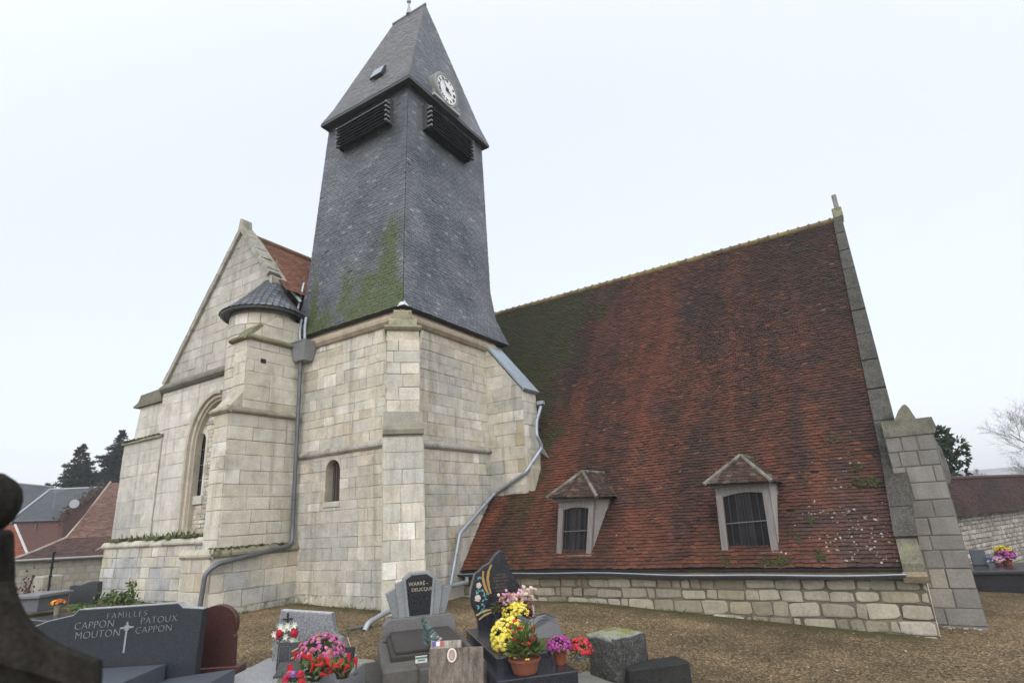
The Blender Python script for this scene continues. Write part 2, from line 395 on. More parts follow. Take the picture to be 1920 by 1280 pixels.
# ------------------------------------------------------------------ ground
def ground():
    xs = [-3000, -1200, -500, -250, -120, -80, -60] + [-50 + i * .5 for i in range(0, 121)] + [14, 20, 30, 60, 120, 300, 1000, 3000]
    ys = [-400, -100, -30, -8] + [-4 + i * .5 for i in range(0, 69)] + [34, 40, 55, 80, 130, 250, 500, 1200, 3500]
    mb = MB()
    for y in ys:
        for x in xs:
            near = cl(1 - (abs(x + 10) / 60)) * cl(1 - abs(y - 10) / 40)
            z = gz(x, y) + (fz((x, y, 0), .5) * .03 + fz((x, y, 3), 1.7) * .012) * near
            # mossy grass close to the church walls and towards the left of the yard
            dw = min(abs(y - 12) if -16 < x < -10 else 9, abs(y - 14.5) if -11.2 < x < .3 else 9, abs(y - 10.5) if x < -16 else 9, abs(x + 15.6) if 9 < y < 12 else 9)
            m = .42 * cl(1 - dw / 1.1) + .18 * cl((-13 - x) / 8) + .15 * fz((x, y, 9), .35)
            if not (-60 < x < 30 and y < 34): m = .7
            mb.add([(x, y, z)], (.2, .16, .1), cl(m, 0, .7))
    n = len(xs)
    mb.f = [(j * n + i, j * n + i + 1, (j + 1) * n + i + 1, (j + 1) * n + i) for j in range(len(ys) - 1) for i in range(n - 1)]
    m = bpy.data.materials.new('gravel'); m.use_nodes = True; t = m.node_tree; N = t.nodes; L = t.links
    b = N['Principled BSDF']; b.inputs['Roughness'].default_value = .95; b.inputs['Specular IOR Level'].default_value = .15
    tcn = N.new('ShaderNodeTexCoord'); v = tcn.outputs['Object']
    def noi(s, d=5, r=.6):
        q = N.new('ShaderNodeTexNoise'); q.inputs['Scale'].default_value = s; q.inputs['Detail'].default_value = d; q.inputs['Roughness'].default_value = r; L.new(v, q.inputs['Vector']); return q.outputs[0]
    def ramp(x, st):
        q = N.new('ShaderNodeValToRGB'); L.new(x, q.inputs[0]); e = q.color_ramp.elements
        while len(e) < len(st): e.new(.5)
        for i, (p, c) in enumerate(st): e[i].position = p; e[i].color = (*c, 1)
        return q.outputs[0]
    def mix(f, a, b_, mode='MIX'):
        q = N.new('ShaderNodeMix'); q.data_type = 'RGBA'; q.blend_type = mode
        if isinstance(f, float): q.inputs[0].default_value = f
        else: L.new(f, q.inputs[0])
        for k, x in ((6, a), (7, b_)):
            if isinstance(x, tuple): q.inputs[k].default_value = (*x, 1)
            else: L.new(x, q.inputs[k])
        return q.outputs[2]
    vo = N.new('ShaderNodeTexVoronoi'); vo.inputs['Scale'].default_value = 34; L.new(v, vo.inputs['Vector'])
    sp = N.new('ShaderNodeSeparateColor'); L.new(vo.outputs['Color'], sp.inputs[0])
    vo2 = N.new('ShaderNodeTexVoronoi'); vo2.inputs['Scale'].default_value = 55; L.new(v, vo2.inputs['Vector'])
    sp2 = N.new('ShaderNodeSeparateColor'); L.new(vo2.outputs['Color'], sp2.inputs[0])
    c1 = ramp(sp.outputs[0], [(0, (.034, .025, .015)), (.4, (.105, .076, .042)), (.75, (.20, .148, .088)), (1, (.46, .39, .28))])
    c2 = ramp(sp2.outputs[0], [(0, (.028, .022, .014)), (.5, (.095, .071, .042)), (1, (.25, .20, .135))])
    c = mix(.45, c1, c2)
    c = mix(1., c, ramp(noi(.8, 5), [(.3, (.62, .60, .56)), (.7, (1.32, 1.27, 1.16))]), 'MULTIPLY')
    c = mix(1., c, ramp(noi(.22, 4), [(.35, (.72, .70, .66)), (.65, (1.25, 1.22, 1.15))]), 'MULTIPLY')
    at_ = N.new('ShaderNodeAttribute'); at_.attribute_name = 'col'
    ad_ = N.new('ShaderNodeMath'); ad_.operation = 'ADD'; L.new(at_.outputs['Alpha'], ad_.inputs[0]); L.new(noi(3.5, 7, .75), ad_.inputs[1])
    mr = N.new('ShaderNodeMapRange'); mr.interpolation_type = 'SMOOTHSTEP'; mr.inputs[1].default_value = .62; mr.inputs[2].default_value = 1.; mr.inputs[4].default_value = .85; L.new(ad_.outputs[0], mr.inputs[0])
    c = mix(mr.outputs[0], c, ramp(noi(30, 5), [(.3, (.03, .033, .012)), (.7, (.11, .105, .04))]))
    L.new(c, b.inputs['Base Color'])
    bp = N.new('ShaderNodeBump'); bp.inputs['Strength'].default_value = .8; bp.inputs['Distance'].default_value = .02
    L.new(vo.outputs['Distance'], bp.inputs['Height']); L.new(bp.outputs[0], b.inputs['Normal'])
    o = mb.build('ground', m, None, smooth=True); tag(o, 'brown gravel churchyard ground with mossy edges', 'ground', kind='structure')
    # grass tufts at the foot of the walls
    t = MB()
    for _ in range(150):
        k = rnd.random()
        if k < .3: x, y = rnd.uniform(-15.2, -11.6), 11.9 - abs(rnd.gauss(0, .18))
        elif k < .55: x, y = rnd.uniform(-10.4, 0), 14.5 - abs(rnd.gauss(0, .12))
        elif k < .75: x, y = -15.42 + abs(rnd.gauss(0, .12)), rnd.uniform(9.3, 11.8)
        else: x, y = rnd.uniform(-13, -2), rnd.uniform(8.5, 13.5)
        for _ in range(7): t.leaf((x + rnd.gauss(0, .04), y + rnd.gauss(0, .04), gz(x, y) + .01), (rnd.gauss(0, .04), rnd.gauss(0, .04), rnd.uniform(.03, .10)), .007, mixc((.05, .06, .02), (.12, .14, .04), rnd.random()))
    tag(t.build('grass', M['leaf'], None), 'sparse grass tufts growing at the foot of the church walls', 'grass', kind='stuff')
    # loose stones and fallen leaves lying on the gravel
    g = MB()
    for _ in range(9000):
        d = 5.2 + 14 * rnd.random() ** 1.5; a = math.radians(rnd.uniform(-75, 12)); x = math.sin(a) * d; y = math.cos(a) * d
        if y > 14.3 or (y > 11.6 and -17 < x < -10.4) or (y > 9 and -25 < x < -15.3): continue
        r_ = rnd.choice([.008, .011, .015, .02]); k = rnd.random()
        c = mixc((.05, .038, .022), (.34, .27, .18), k * k)
        if k > .97: c = (.5, .47, .4)
        g.blob((x, y, gz(x, y) + .01), r_, c, 0, .55, .35)
    o = g.build('gravel', M['stone'], None); tag(o, 'loose pebbles scattered over the brown gravel', 'gravel', kind='stuff')
ground()

# ------------------------------------------------------------------ church
XR, YF, YB, XL = -11.2, 12.0, 16.9, -15.9
K = .9655
church = empty('stone_church', (-11.2, 12, gz(-11.2, 12)), 'weathered limestone village church with slate spire and steep red tiled nave roof', 'church')
def wallmoss(P):
    return .30 * cl((-1.45 - P.z) / .6) + .10 * fz(P, .6) + (.06 if P.z < -.5 else 0)
def greytint(P, c):
    n = fz(P, .55, 4.); k = cl((n + .05) * 1.6 + cl((.3 - P.z) / 2.4) * .45)
    return mixc(c, (.36, .36, .34), .75 * k)
def warm(P, c):
    k = cl(fz(P, .4, 9.) * 1.2 + .1); return mixc(c, (.47, .41, .31), .5 * k)

# tower: stone storey
t = MB(); t.bx(XL, XR - .01, YF + .01, YB, -2.6, 6.2, (.3, .27, .22))
WX0, WX1, WZ0, WZ1, WSP = -14.35, -13.71, .74, 1.98, 1.66
def tint_front(P, c):
    c = greytint(P, mixc(c, (.54, .505, .42), .3))
    return warm(P, c)
t2 = MB()
masonry(t2, (0, YF, 0), X, Z, -Y, [(XL, -2.6), (XR, -2.6), (XR, 6.15), (XL, 6.15)], rows=(.26, .40), lens=(.26, .72), holes=[(WX0, WX1, WZ0, WZ1)], moss=wallmoss, tint=tint_front)
masonry(t2, (XR, 0, 0), Y, Z, X, [(YF, -2.6), (YB, -2.6), (YB, 6.15), (YF, 6.15)], rows=(.27, .40), lens=(.28, .8), moss=wallmoss, tint=tint_front)
# spandrels of the arched window
cx, rw = (WX0 + WX1) / 2, (WX1 - WX0) / 2
arc = [(cx + rw * math.cos(math.pi * k / 12), WSP + (WZ1 - WSP) * math.sin(math.pi * k / 12)) for k in range(13)]
for seq, cxn in ((arc[:7], WX1), (arc[6:], WX0)):
    for p, q in zip(seq, seq[1:]):
        t2.mesh([(p[0], YF - .02, p[1]), (q[0], YF - .02, q[1]), (q[0], YF - .02, WZ1 + .004), (p[0], YF - .02, WZ1 + .004), (p[0], YF + .35, p[1]), (q[0], YF + .35, q[1])],
                [(0, 1, 2, 3), (0, 4, 5, 1)], (.50, .46, .38))
    p = seq[0] if cxn == WX1 else seq[-1]
body = t2.build('tower_wall', M['stone'], church)
core = MB()   # solid core behind the facing stones, with a real recess at the window
for (a, b, c_, d) in ((XL, WX0, -2.6, 6.2), (WX1, XR - .01, -2.6, 6.2), (WX0, WX1, -2.6, WZ0), (WX0, WX1, WZ1, 6.2)):
    core.bx(a, b, YF + .004, YB, c_, d, (.42, .38, .30))
core.bx(WX0, WX1, YF + .6, YB, WZ0, WZ1, (.1, .1, .1))
core.build('tower_core', M['stone'], church)
w = MB(); w.poly([(WX0 - .01, YF + .3, WZ0), (WX1 + .01, YF + .3, WZ0), (WX1 + .01, YF + .3, WZ1 + .02), (WX0 - .01, YF + .3, WZ1 + .02)], (.022, .022, .024))
win = w.build('window', M['glass'], church)
b_ = MB()
for i in range(5):
    xx = WX0 + .09 + i * .115; b_.box((xx, YF + .2, WZ0), (.05, .02, 0), (0, .02, 0), (0, 0, WZ1 - WZ0 - .03), (.065 + .02 * (i % 2), .06, .055))
b_.build('louvre_board', M['wood'], win)
sl = MB(); sl.bbox(WX0 - .06, WX1 + .04, YF - .06, YF + .3, WZ0 - .16, WZ0, .012, (.46, .45, .40)); sl.build('sill', M['stone'], win)
hd = MB(); hd.box((WX0 - .12, YF - .035, WZ1 + .13), (1.0, 0, 0), (0, .06, 0), (0, 0, .035), (.3, .27, .24)); hd.build('iron_bar', M['darkstone'], win)

# string course and cornice
s_ = MB()
def band(mb, a, b, n, z0, z1, pr, col, jit=.03, seg=.7, moss=.1):   # sloped moulding in stone lengths
    a, b, n = Vector(a), Vector(b), Vector(n); L_ = (b - a).length; d = (b - a).normalized(); q = 0.
    while q < L_ - .02:
        e = min(L_, q + seg * rnd.uniform(.7, 1.3)); k = rnd.uniform(.85, 1.1); c = tuple(x * k for x in col); o1, o2 = rnd.uniform(-.5, .5) * jit * .5, rnd.uniform(-.5, .5) * jit
        prof = [(0, z0), (pr * .55, z0 + .02), (pr + o2, z0 + (z1 - z0) * .28), (pr + o2, z0 + (z1 - z0) * .5), (.0, z1 + o1)]
        mb.prism([a + d * (q + .004) + n * u + Z * v for u, v in prof], d * (e - q - .008), c, moss + rnd.uniform(-.05, .1))
        q = e
band(s_, (-15.75, YF, 0), (-11.62, YF, 0), -Y, 2.10, 2.38, .12, (.36, .34, .30), moss=.12)
s_.build('string_course', M['darkstone'], church); s_ = MB()
band(s_, (XR, 12.42, 0), (XR, 16.32, 0), X, 2.06, 2.34, .12, (.36, .34, .30), moss=.08)
s_.build('string_course', M['darkstone'], church)
s_ = MB()
band(s_, (XL, YF, 0), (XR + .1, YF, 0), -Y, 5.72, 6.18, .17, (.36, .30, .22), seg=.85)
s_.build('cornice', M['stone'], church); s_ = MB()
band(s_, (XR, YF - .1, 0), (XR, 16.9, 0), X, 5.72, 6.18, .17, (.37, .31, .23), seg=.85)
s_.build('cornice', M['stone'], church)

# diagonal corner buttress
D = Vector((.7071, -.7071, 0)); Wd = Vector((.7071, .7071, 0)); KC = Vector((XR, YF, 0))
bt = MB()
def dface(h, p, z0, z1, **k):
    masonry(bt, KC + D * p, Wd, Z, D, [(-h, z0), (h, z0), (h, z1), (-h, z1)], **k)
    for sg in (-1, 1):
        masonry(bt, KC + Wd * (h * sg), D * (1 if sg < 0 else -1), Z, Wd * sg, [(0, z0), (p, z0), (p, z1), (0, z1)] if sg < 0 else [(-p, z0), (0, z0), (0, z1), (-p, z1)], **k)
kw = dict(rows=(.36, .52), lens=(.34, .75), tint=greytint, moss=wallmoss)
dface(.53, .72, -2.6, 2.22, **kw); dface(.455, .58, 2.9, 5.0, **dict(kw, tint=warm, rows=(.3, .4)))
# weathering slope between the stages
def dprof(mb, h, prof, col, a=0.):
    mb.prism([KC + Wd * -h + D * u + Z * v for u, v in prof], Wd * (2 * h), col, a)
dprof(bt, .53, [(0, 2.2), (.72, 2.2), (.60, 2.95), (0, 2.95)], (.30, .285, .235), .15)
dprof(bt, .545, [(0, 2.3), (.79, 2.3), (.81, 2.42), (.72, 2.55), (0, 2.6)], (.24, .23, .175), .22)
bt.build('corner_buttress', M['stone'], church)
cp = MB()
for u, v, e, a in ((.58, 5.0, .455, .0),):
    dprof(cp, .455, [(0, 5.0), (.57, 5.0), (.57, 5.3), (0, 5.3)], (.50, .46, .36))
dprof(cp, .52, [(0, 5.3), (.62, 5.3), (.68, 5.38), (.66, 5.44), (0, 5.44)], (.26, .245, .165), .32)
dprof(cp, .40, [(0, 5.44), (.62, 5.44), (.54, 5.62), (.44, 5.72), (0, 5.76)], (.28, .265, .18), .3)
dprof(cp, .26, [(0, 5.7), (.46, 5.7), (.40, 5.95), (.30, 6.03), (0, 6.05)], (.27, .255, .165), .36)
for sg in (-1, 1):
    cp.prism([KC + Wd * (sg * .47) + D * .5 + Z * 5.3, KC + Wd * (sg * .54) + D * .62 + Z * 5.3, KC + Wd * (sg * .47) + D * .6 + Z * 4.9], Wd * (.05 * sg), (.34, .31, .25))
cp.build('buttress_cap', M['darkstone'], church)

# buttress on the far corner with a sheet zinc cover
b2 = MB(); BY0, BY1, BX = 16.3, 17.2, -9.75
masonry(b2, (0, BY0, 0), X, Z, -Y, [(XR, -2.4), (BX, -2.4), (BX, 4.12), (XR, 5.9)], rows=(.36, .46), lens=(.35, .9), tint=greytint, moss=lambda P: .3 * cl((1.4 - P.z) / 1.2))
masonry(b2, (BX, 0, 0), Y, Z, X, [(BY0, -2.4), (BY1, -2.4), (BY1, 4.12), (BY0, 4.12)], rows=(.36, .46), lens=(.35, .55), tint=warm)
b2.prism([(XR, BY0 + .005, -2.4), (BX - .005, BY0 + .005, -2.4), (BX - .005, BY0 + .005, 4.1), (XR, BY0 + .005, 5.88)], (0, BY1 - BY0 - .01, 0), (.4, .37, .3))
b2.prism([(BX - .01, BY0 + .02, -1), (BX + .24, BY0 + .02, -1), (BX + .22, BY0 + .02, 1.45), (BX - .01, BY0 + .02, 2.1)], (0, BY1 - BY0 - .04, 0), (.38, .35, .28), .1)
b2.build('side_buttress', M['stone'], church)
zc = MB()
o0 = Vector((XR - .05, BY0 - .07, 6.05)); o1 = Vector((BX + .08, BY0 - .07, 4.10)); wv = Vector((0, BY1 - BY0 + .14, 0)); nn = Vector(((o0 - o1).z, 0, (o1 - o0).x)).normalized()
zc.box(o0, o1 - o0, wv, nn * .07, (.36, .42, .47)); zc.box(o1 - nn * .05, Vector((.02, 0, -.02)), wv, nn * .12, (.30, .36, .41))
zc.build('zinc_cover', M['zinc'], church)

# ---- slate hung tower shaft
def slatecol(P, moss=0.):
    n = fz(P, .7); k = .80 + .26 * n + rnd.uniform(-.09, .09)
    c = mixc((.092, .102, .122), (.140, .145, .155), cl(rnd.random() * .6 + .1 + n * .6))
    if rnd.random() < .03: c = mixc(c, (.26, .27, .28), .6)
    return (*(x * max(.45, k) for x in c), moss)
def frontmoss(P, u, v):
    # v 0..1 up the shaft: green runs near the foot and beside the corner
    m = -.15 + .45 * fz((P.x * 1.4, 0, P.z * .45), .8, 3.) * 1.0
    m += .66 * math.exp(-((P.x + 11.75 + .10 * (8.8 - P.z)) / .55) ** 2) * cl((11.2 - P.z) / 2.4)
    m += .55 * math.exp(-((P.x + 13.75) / .28) ** 2) * cl((9.0 - P.z) / 1.2) * cl((P.z - 6.3) / .5)
    m += .45 * math.exp(-((P.x + 12.9) / .4) ** 2) * cl((8.4 - P.z) / 1.0)
    m += .38 * math.exp(-((P.x + 15.3) / .25) ** 2) * cl((10.4 - P.z) / 2)
    m += .34 * cl((8.6 - P.z) / 1.6) * cl(.6 + 1.2 * fz((P.x, 0, P.z), 1.1, 4)) + .40 * cl((7.3 - P.z) / .8) * cl((P.x + 15.9) / 1)
    return cl(m * 1.25 + .10, 0, .8)
LV = [(6.22, -16.45, 11.80, -10.98), (6.55, -16.3, 11.90, -11.06), (7.1, -16.05, 12.02, -11.16), (8.2, -15.8, 12.10, -11.22), (14.95, -15.38, 12.42, -11.28)]
BK = [17.62, 17.45, 17.1, 16.88, 16.86]
sh = MB()
Lf = [(a, y, z) for z, a, y, b in LV]; Rf = [(b, y, z) for z, a, y, b in LV]
tiles(sh, Lf, Rf, .21, .105, .015, lambda P, u, v: slatecol(P, frontmoss(P, u, v)), jit=.28, lift=.45, base=(.015, .016, .018), gap=.007, miss=.004)
Rb = [(b, yb, z) for (z, a, y, b), yb in zip(LV, BK)]
def rightmoss(P): return cl(-.2 + .3 * fz(P, .9, 5) + .3 * cl((7.2 - P.z)) * cl((P.y - 15.6)))
tiles(sh, Rf, Rb, .21, .105, .015, lambda P, u, v: tuple(x * 1.25 for x in slatecol(P)[:3]) + (rightmoss(P),), jit=.28, lift=.45, base=(.015, .016, .018), gap=.007, miss=.003)  # right face slates paler: weathering, plus brighter light painted into their colour
Lb = [(a, yb, z) for (z, a, y, b), yb in zip(LV, BK)]
for A_, B_ in ((Rb, Lb), (Lb, Lf)):
    for i in range(len(A_) - 1): sh.poly([A_[i], B_[i], B_[i + 1], A_[i + 1]], (.12, .13, .15))
sh.poly([Vector(p) + Vector((0, 0, -.02)) for p in (Lf[0], Rf[0], Rb[0], Lb[0])], (.05, .05, .05))
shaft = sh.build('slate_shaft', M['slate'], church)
fl = MB(); fl.prism([(-11.2, 11.77, 6.2), (-10.93, 11.77, 6.2), (-11.07, 11.86, 6.42)], (0, .05, 0), (.6, .62, .63)); fl.prism([(-10.95, 11.78, 6.2), (-10.95, 12.0, 6.2), (-11.05, 11.88, 6.4)], (.03, 0, 0), (.6, .62, .63))
fl.build('corner_flashing', M['zinc'], church)
# lead valley where the shaft meets the transept roof
fv = MB(); fv.tube([(-16.25, 12.0, 7.0), (-16.0, 12.1, 8.4)], .045, 6, (.4, .43, .45)); fv.build('valley_flashing', M['zinc'], church)

# ---- spire
EZ = 14.79
A_, B_, C_, D_ = Vector((-10.95, 12.10, EZ)), Vector((-10.99, 17.0, EZ)), Vector((-15.45, 16.95, EZ)), Vector((-15.42, 12.04, EZ))
R1, R2 = Vector((-14.01, 14.5, 20.9)), Vector((-12.21, 14.5, 20.84))
sp = MB()
def mid(p, q): m = p.lerp(q, .13); c = Vector((-13.2, 14.5, m.z)); return m + (c - m).normalized() * .07
def spm(P): return cl(-.22 + .55 * fz(P, .8, 7.) + .45 * cl((15.9 - P.z) / .9))
for L0, R0, L1, R1_, mossy in ((D_, A_, R1, R2, 1), (A_, B_, R2, R2 + Vector((0, .05, 0)), 0), (B_, C_, R2, R1, 0), (C_, D_, R1 + Vector((0, .05, 0)), R1, 0)):
    tiles(sp, [L0, mid(L0, L1), L1], [R0, mid(R0, R1_), R1_], .21, .11, .012,
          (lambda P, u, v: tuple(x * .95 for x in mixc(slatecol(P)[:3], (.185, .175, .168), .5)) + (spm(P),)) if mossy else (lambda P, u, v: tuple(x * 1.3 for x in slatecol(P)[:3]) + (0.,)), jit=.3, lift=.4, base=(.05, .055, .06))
spire = sp.build('spire', M['slate'], church)
so_ = MB(); so_.poly([A_ - Z * .03, D_ - Z * .03, C_ - Z * .03, B_ - Z * .03], (.035, .035, .038))
for p, q in ((D_, A_), (A_, B_), (B_, C_), (C_, D_)): so_.box(p - Z * .11, q - p, ((A_ + C_) / 2 - (p + q) / 2).normalized() * .03, Z * .10, (.06, .062, .066))
so_.build('soffit', M['iron'], spire)
rd = MB(); rd.tube([R1 - X * .04, R2 + X * .05], .06, 8, (.16, .17, .18)); rd.build('ridge_capping', M['zinc'], spire)
fi = MB(); q = R1.lerp(R2, .5)
fi.lathe(q, [(.13, 0), (.10, .15), (.055, .4), (.035, .62), (.09, .68), (.10, .74), (.05, .82), (.02, .9), (.018, 2.0), (0, 2.1)], 10, (.3, .32, .33)); fi.build('finial', M['zinc'], spire)
ha = MB(); ns = (A_ - D_).cross(R1 - D_).normalized(); h0 = D_.lerp(A_, .475) + (R1 - D_) * .0
def onf(u, v): return D_.lerp(A_, u).lerp(R1.lerp(R2, u), v)
p0, p1, p2, p3 = onf(.46, .215), onf(.62, .215), onf(.625, .30), onf(.46, .30)
ha.prism([p0 + ns * .02, p1 + ns * .02, p2 + ns * .02, p3 + ns * .02], ns * .07, (.05, .05, .05))
ha.prism([lerp(p0, p2, .06) + ns * .1, lerp(p1, p3, .06) + ns * .1, lerp(p2, p0, .06) + ns * .1, lerp(p3, p1, .06) + ns * .1], ns * .02, (.30, .33, .36))
ha.build('roof_hatch', M['zinc'], spire)
# ---- sound louvres
def abat(O, U, N, w, name):
    O, U, N = Vector(O), Vector(U), Vector(N); m = MB()
    for i in range(7):
        zt = -i * .135
        a = O + Z * zt
        m.prism([a + N * .02 + Z * .10, a + N * .42 - Z * .16, a + N * .42 - Z * .19, a + N * .02 + Z * .07], U * w, (.008, .008, .009))
    for e in (0, 1):
        m.box(O + U * (w * e - .02) + Z * -.95, U * .035, N * .22, Z * 1.05, (.06, .063, .067))
        for i in range(5): m.box(O + U * (w * e - .03) + N * .24 - Z * (.17 + i * .19), U * .07, N * .19, Z * .06, (.20, .205, .21))
    m.box(O + Z * -1.0, U * w, N * .03, Z * 1.05, (.006, .006, .006))
    m.prism([O + Z * .10, O + N * .3 + Z * .0, O + N * .3 - Z * .03, O + Z * .06], U * w, (.2, .2, .21))
    return m.build(name, M['wood'], church)
abat((-14.45, 12.40, 14.25), X, -Y, 2.5, 'sound_louvre'); abat((-11.27, 13.15, 14.25), Y, X, 2.5, 'sound_louvre')
# ---- clock
CC = Vector((-10.86, 14.10, 15.50)); ck = MB()
ck.lathe(CC - X * 1.0, [(.70, 0), (.70, .96), (.66, 1.0), (.57, 1.0), (.565, .97)], 36, (.21, .22, .20), .05, X)
ck.box((-11.6, 13.42, 14.82), (.66, 0, 0), (0, 1.36, 0), (0, 0, .34), (.22, .23, .24)); ck.prism([(-11.5, 13.35, 14.80), (-10.86, 13.35, 14.80), (-10.86, 13.35, 14.90), (-11.5, 13.35, 14.95)], (0, 1.5, 0), (.36, .37, .36))
clock = ck.build('clock', M['slate'], church)
dl = MB(); dl.lathe(CC - X * .04, [(.565, 0), (.565, .02)], 40, (.78, .79, .79), 0, X); dl.build('dial', M['paint'], clock)
for i, s in enumerate(('XII', 'I', 'II', 'III', 'IV', 'V', 'VI', 'VII', 'VIII', 'IX', 'X', 'XI')):
    nu = MB(); a = i * math.pi / 6; rv = Y * math.sin(a) + Z * math.cos(a); text_into(nu, s, .18, CC + rv * .44 - X * .012, Y * math.cos(a) - Z * math.sin(a), rv, .004, (.02, .02, .025), thin=.004)
    nu.build('numeral', M['letter'], clock)
hn = MB()
for ang, l, w_ in ((math.radians(117), .30, .045), (math.radians(322), .46, .022)):
    rv = Y * math.sin(ang) + Z * math.cos(ang); sv = Y * math.cos(ang) - Z * math.sin(ang)
    hn.prism([CC - rv * .1 - sv * w_ * .5 + X * .01, CC - rv * .1 + sv * w_ * .5 + X * .01, CC + rv * l * .6 + sv * w_ * .6 + X * .01, CC + rv * l + X * .01, CC + rv * l * .6 - sv * w_ * .6 + X * .01], X * .012, (.02, .02, .02))
hn.lathe(CC, [(.075, 0), (.075, .03)], 10, (.02, .02, .02), 0, X); hn.build('hands', M['letter'], clock)
HAx = Vector((CR.x, CR.y, 0)).normalized()
# ------------------------------------------------------------------ nave
NB = [(14.50, -1.43), (16.41, .80), (22.69, 9.80)]
def rz(y):
    return NB[0][1] + (y - NB[0][0]) * (NB[1][1] - NB[0][1]) / (NB[1][0] - NB[0][0]) if y < NB[1][0] else NB[1][1] + (y - NB[1][0]) * (NB[2][1] - NB[1][1]) / (NB[2][0] - NB[1][0])
RE = [-.03, .10, .42]   # roof edge at the west gable
def tilecol(P, u, v):
    n1 = fz((P.x * 1.1, 0, P.z * .30), .55, 2.); n2 = fz((P.x, P.y, P.z), .9, 6.); n3 = fz((P.x * 1.8, 0, P.z * .25), .8, 8.)
    r_ = rnd.random()
    c = mixc((.040, .024, .019), (.112, .042, .027), cl(.45 + n1 * .9 + (r_ - .5) * .7))
    # brighter orange runs under the dormers, at the foot beside the tower and mid roof
    o = .55 * cl((n3 - .12) * 3) * cl(.55 + n2)
    if P.x < -9.0 and P.y < 16.6: o = max(o, .9 * cl(1 - abs(P.x + 10.9 - (P.y - 14.5) * .18 + .1) / .55))
    if P.z < -.5 and -9.5 < P.x < -1: o = max(o, .35 * cl(.4 + n2 * 2))
    o = max(o, .7 * math.exp(-((P.x + 1.35 - .04 * P.z) / .25) ** 2) * cl((4 - P.z) / 3))
    c = mixc(c, (.20, .062, .027), cl(o) * (.4 + .6 * rnd.random()))
    # old dark tiles: the strip beside the gable, high up and broad bands
    d = cl(.5 * cl((P.x + 2.6) / 2.2) + .28 * cl((P.z - 4.5) / 5) + .8 * cl(n2 * 1.6 - .12) + .25 * cl((P.x + 7) / 6) * cl((P.z - 2) / 3))
    c = mixc(c, (.034, .026, .023), d * (.55 + .45 * rnd.random()))
    lu = cl((-9.3 - P.x + .5 * n2 + (P.z - 2) * .12) / 1.2) if P.y > 16.5 else 0
    c = mixc(c, (.034, .031, .022), .8 * lu)
    if rnd.random() < .012: c = (.125, .052, .030)
    # white lichen low down near the gable
    li = math.exp(-((P.x + .9) / .75) ** 2) * cl((.9 - P.z) / 1.6)
    c = mixc(c, (.07, .05, .045), .5 * li)
    m = -.1 + .25 * n2
    m += .95 * cl((-8.6 - P.x + (P.z - 1) * .16) / 1.6) * cl(.75 + n1 * 1.4) * (1 if P.z < 8.5 else .6)
    if P.x < -9.0 and P.y < 16.6: m = -.1 + .60 * cl(.25 + n3 * 2.2 + cl((P.x + 10.6) / 1)) * cl((-8.3 - P.x) / .7)
    m = max(m, lu * .58)
    if P.z > 9.0: m = max(m, .30)
    return (*c, cl(m, 0, .62))
rf = MB(); XW = -16.6
def rskip(P): return (P.x < XR - .05 and P.y < YB - .05)
Lp = [Vector((XW, y, z)) for y, z in NB]; Rp = [Vector((x, y, z)) for x, (y, z) in zip(RE, NB)]
# slightly uneven old roof: split each plane so that it can sag
def fine(Pp, n=6):
    o = []
    for a, b in zip(Pp, Pp[1:]):
        for k in range(n): o.append(a.lerp(b, k / n))
    return o + [Pp[-1]]
tiles(rf, fine(Lp), fine(Rp), .165, .104, .038, tilecol, skip=rskip, jit=.26, lift=.35, lip=.014, base=(.03, .022, .018), overlap=1.5, miss=.001)
# gentle undulation of the old rafters
for v in rf.v:
    s_ = fz((v.x, v.y, 0), .35, 3.) * .05; v.z += s_ * .6; v.y -= s_ * .8
BYk = 2 * NB[2][0]
rf.poly([(XW, BYk - NB[0][0], NB[0][1]), (RE[0], BYk - NB[0][0], NB[0][1]), (RE[2], NB[2][0], NB[2][1]), (XW, NB[2][0], NB[2][1])][::1], (.12, .06, .045))
# cushions of moss and spots of lichen on the tiles
for (px, py, w_) in ((1365, 1052, 22), (1350, 1042, 14), (1450, 1053, 20), (1468, 1050, 14), (1560, 822, 14), (1625, 908, 22), (1640, 904, 14), (1610, 878, 8), (1510, 900, 8), (1522, 985, 9), (1700, 1000, 7), (1500, 1020, 6), (1540, 1050, 10), (1035, 1055, 8), (1610, 683, 6)):
    d = ray(px, py); k = 0
    for _ in range(60):   # march the ray to the roof
        P = d * (k / FP); k += .5
        if P.z < rz(P.y) and P.y > 14.4: break
    k -= .5
    for _ in range(20):
        P = d * (k / FP); k += .05 * (1 if P.z > rz(P.y) else -1) * (.8)
    for _ in range(int(w_ * 1.6)):
        q = P + Vector((rnd.gauss(0, w_ / 1066 * 7), 0, 0)); sdz = rnd.gauss(0, .05); q.y += sdz; q.z = rz(q.y) + .045
        rf.blob(q, rnd.uniform(.02, .05), mixc((.045, .065, .012), (.10, .14, .03), rnd.random()), .9, .8, .4, (0, -.8, .6))


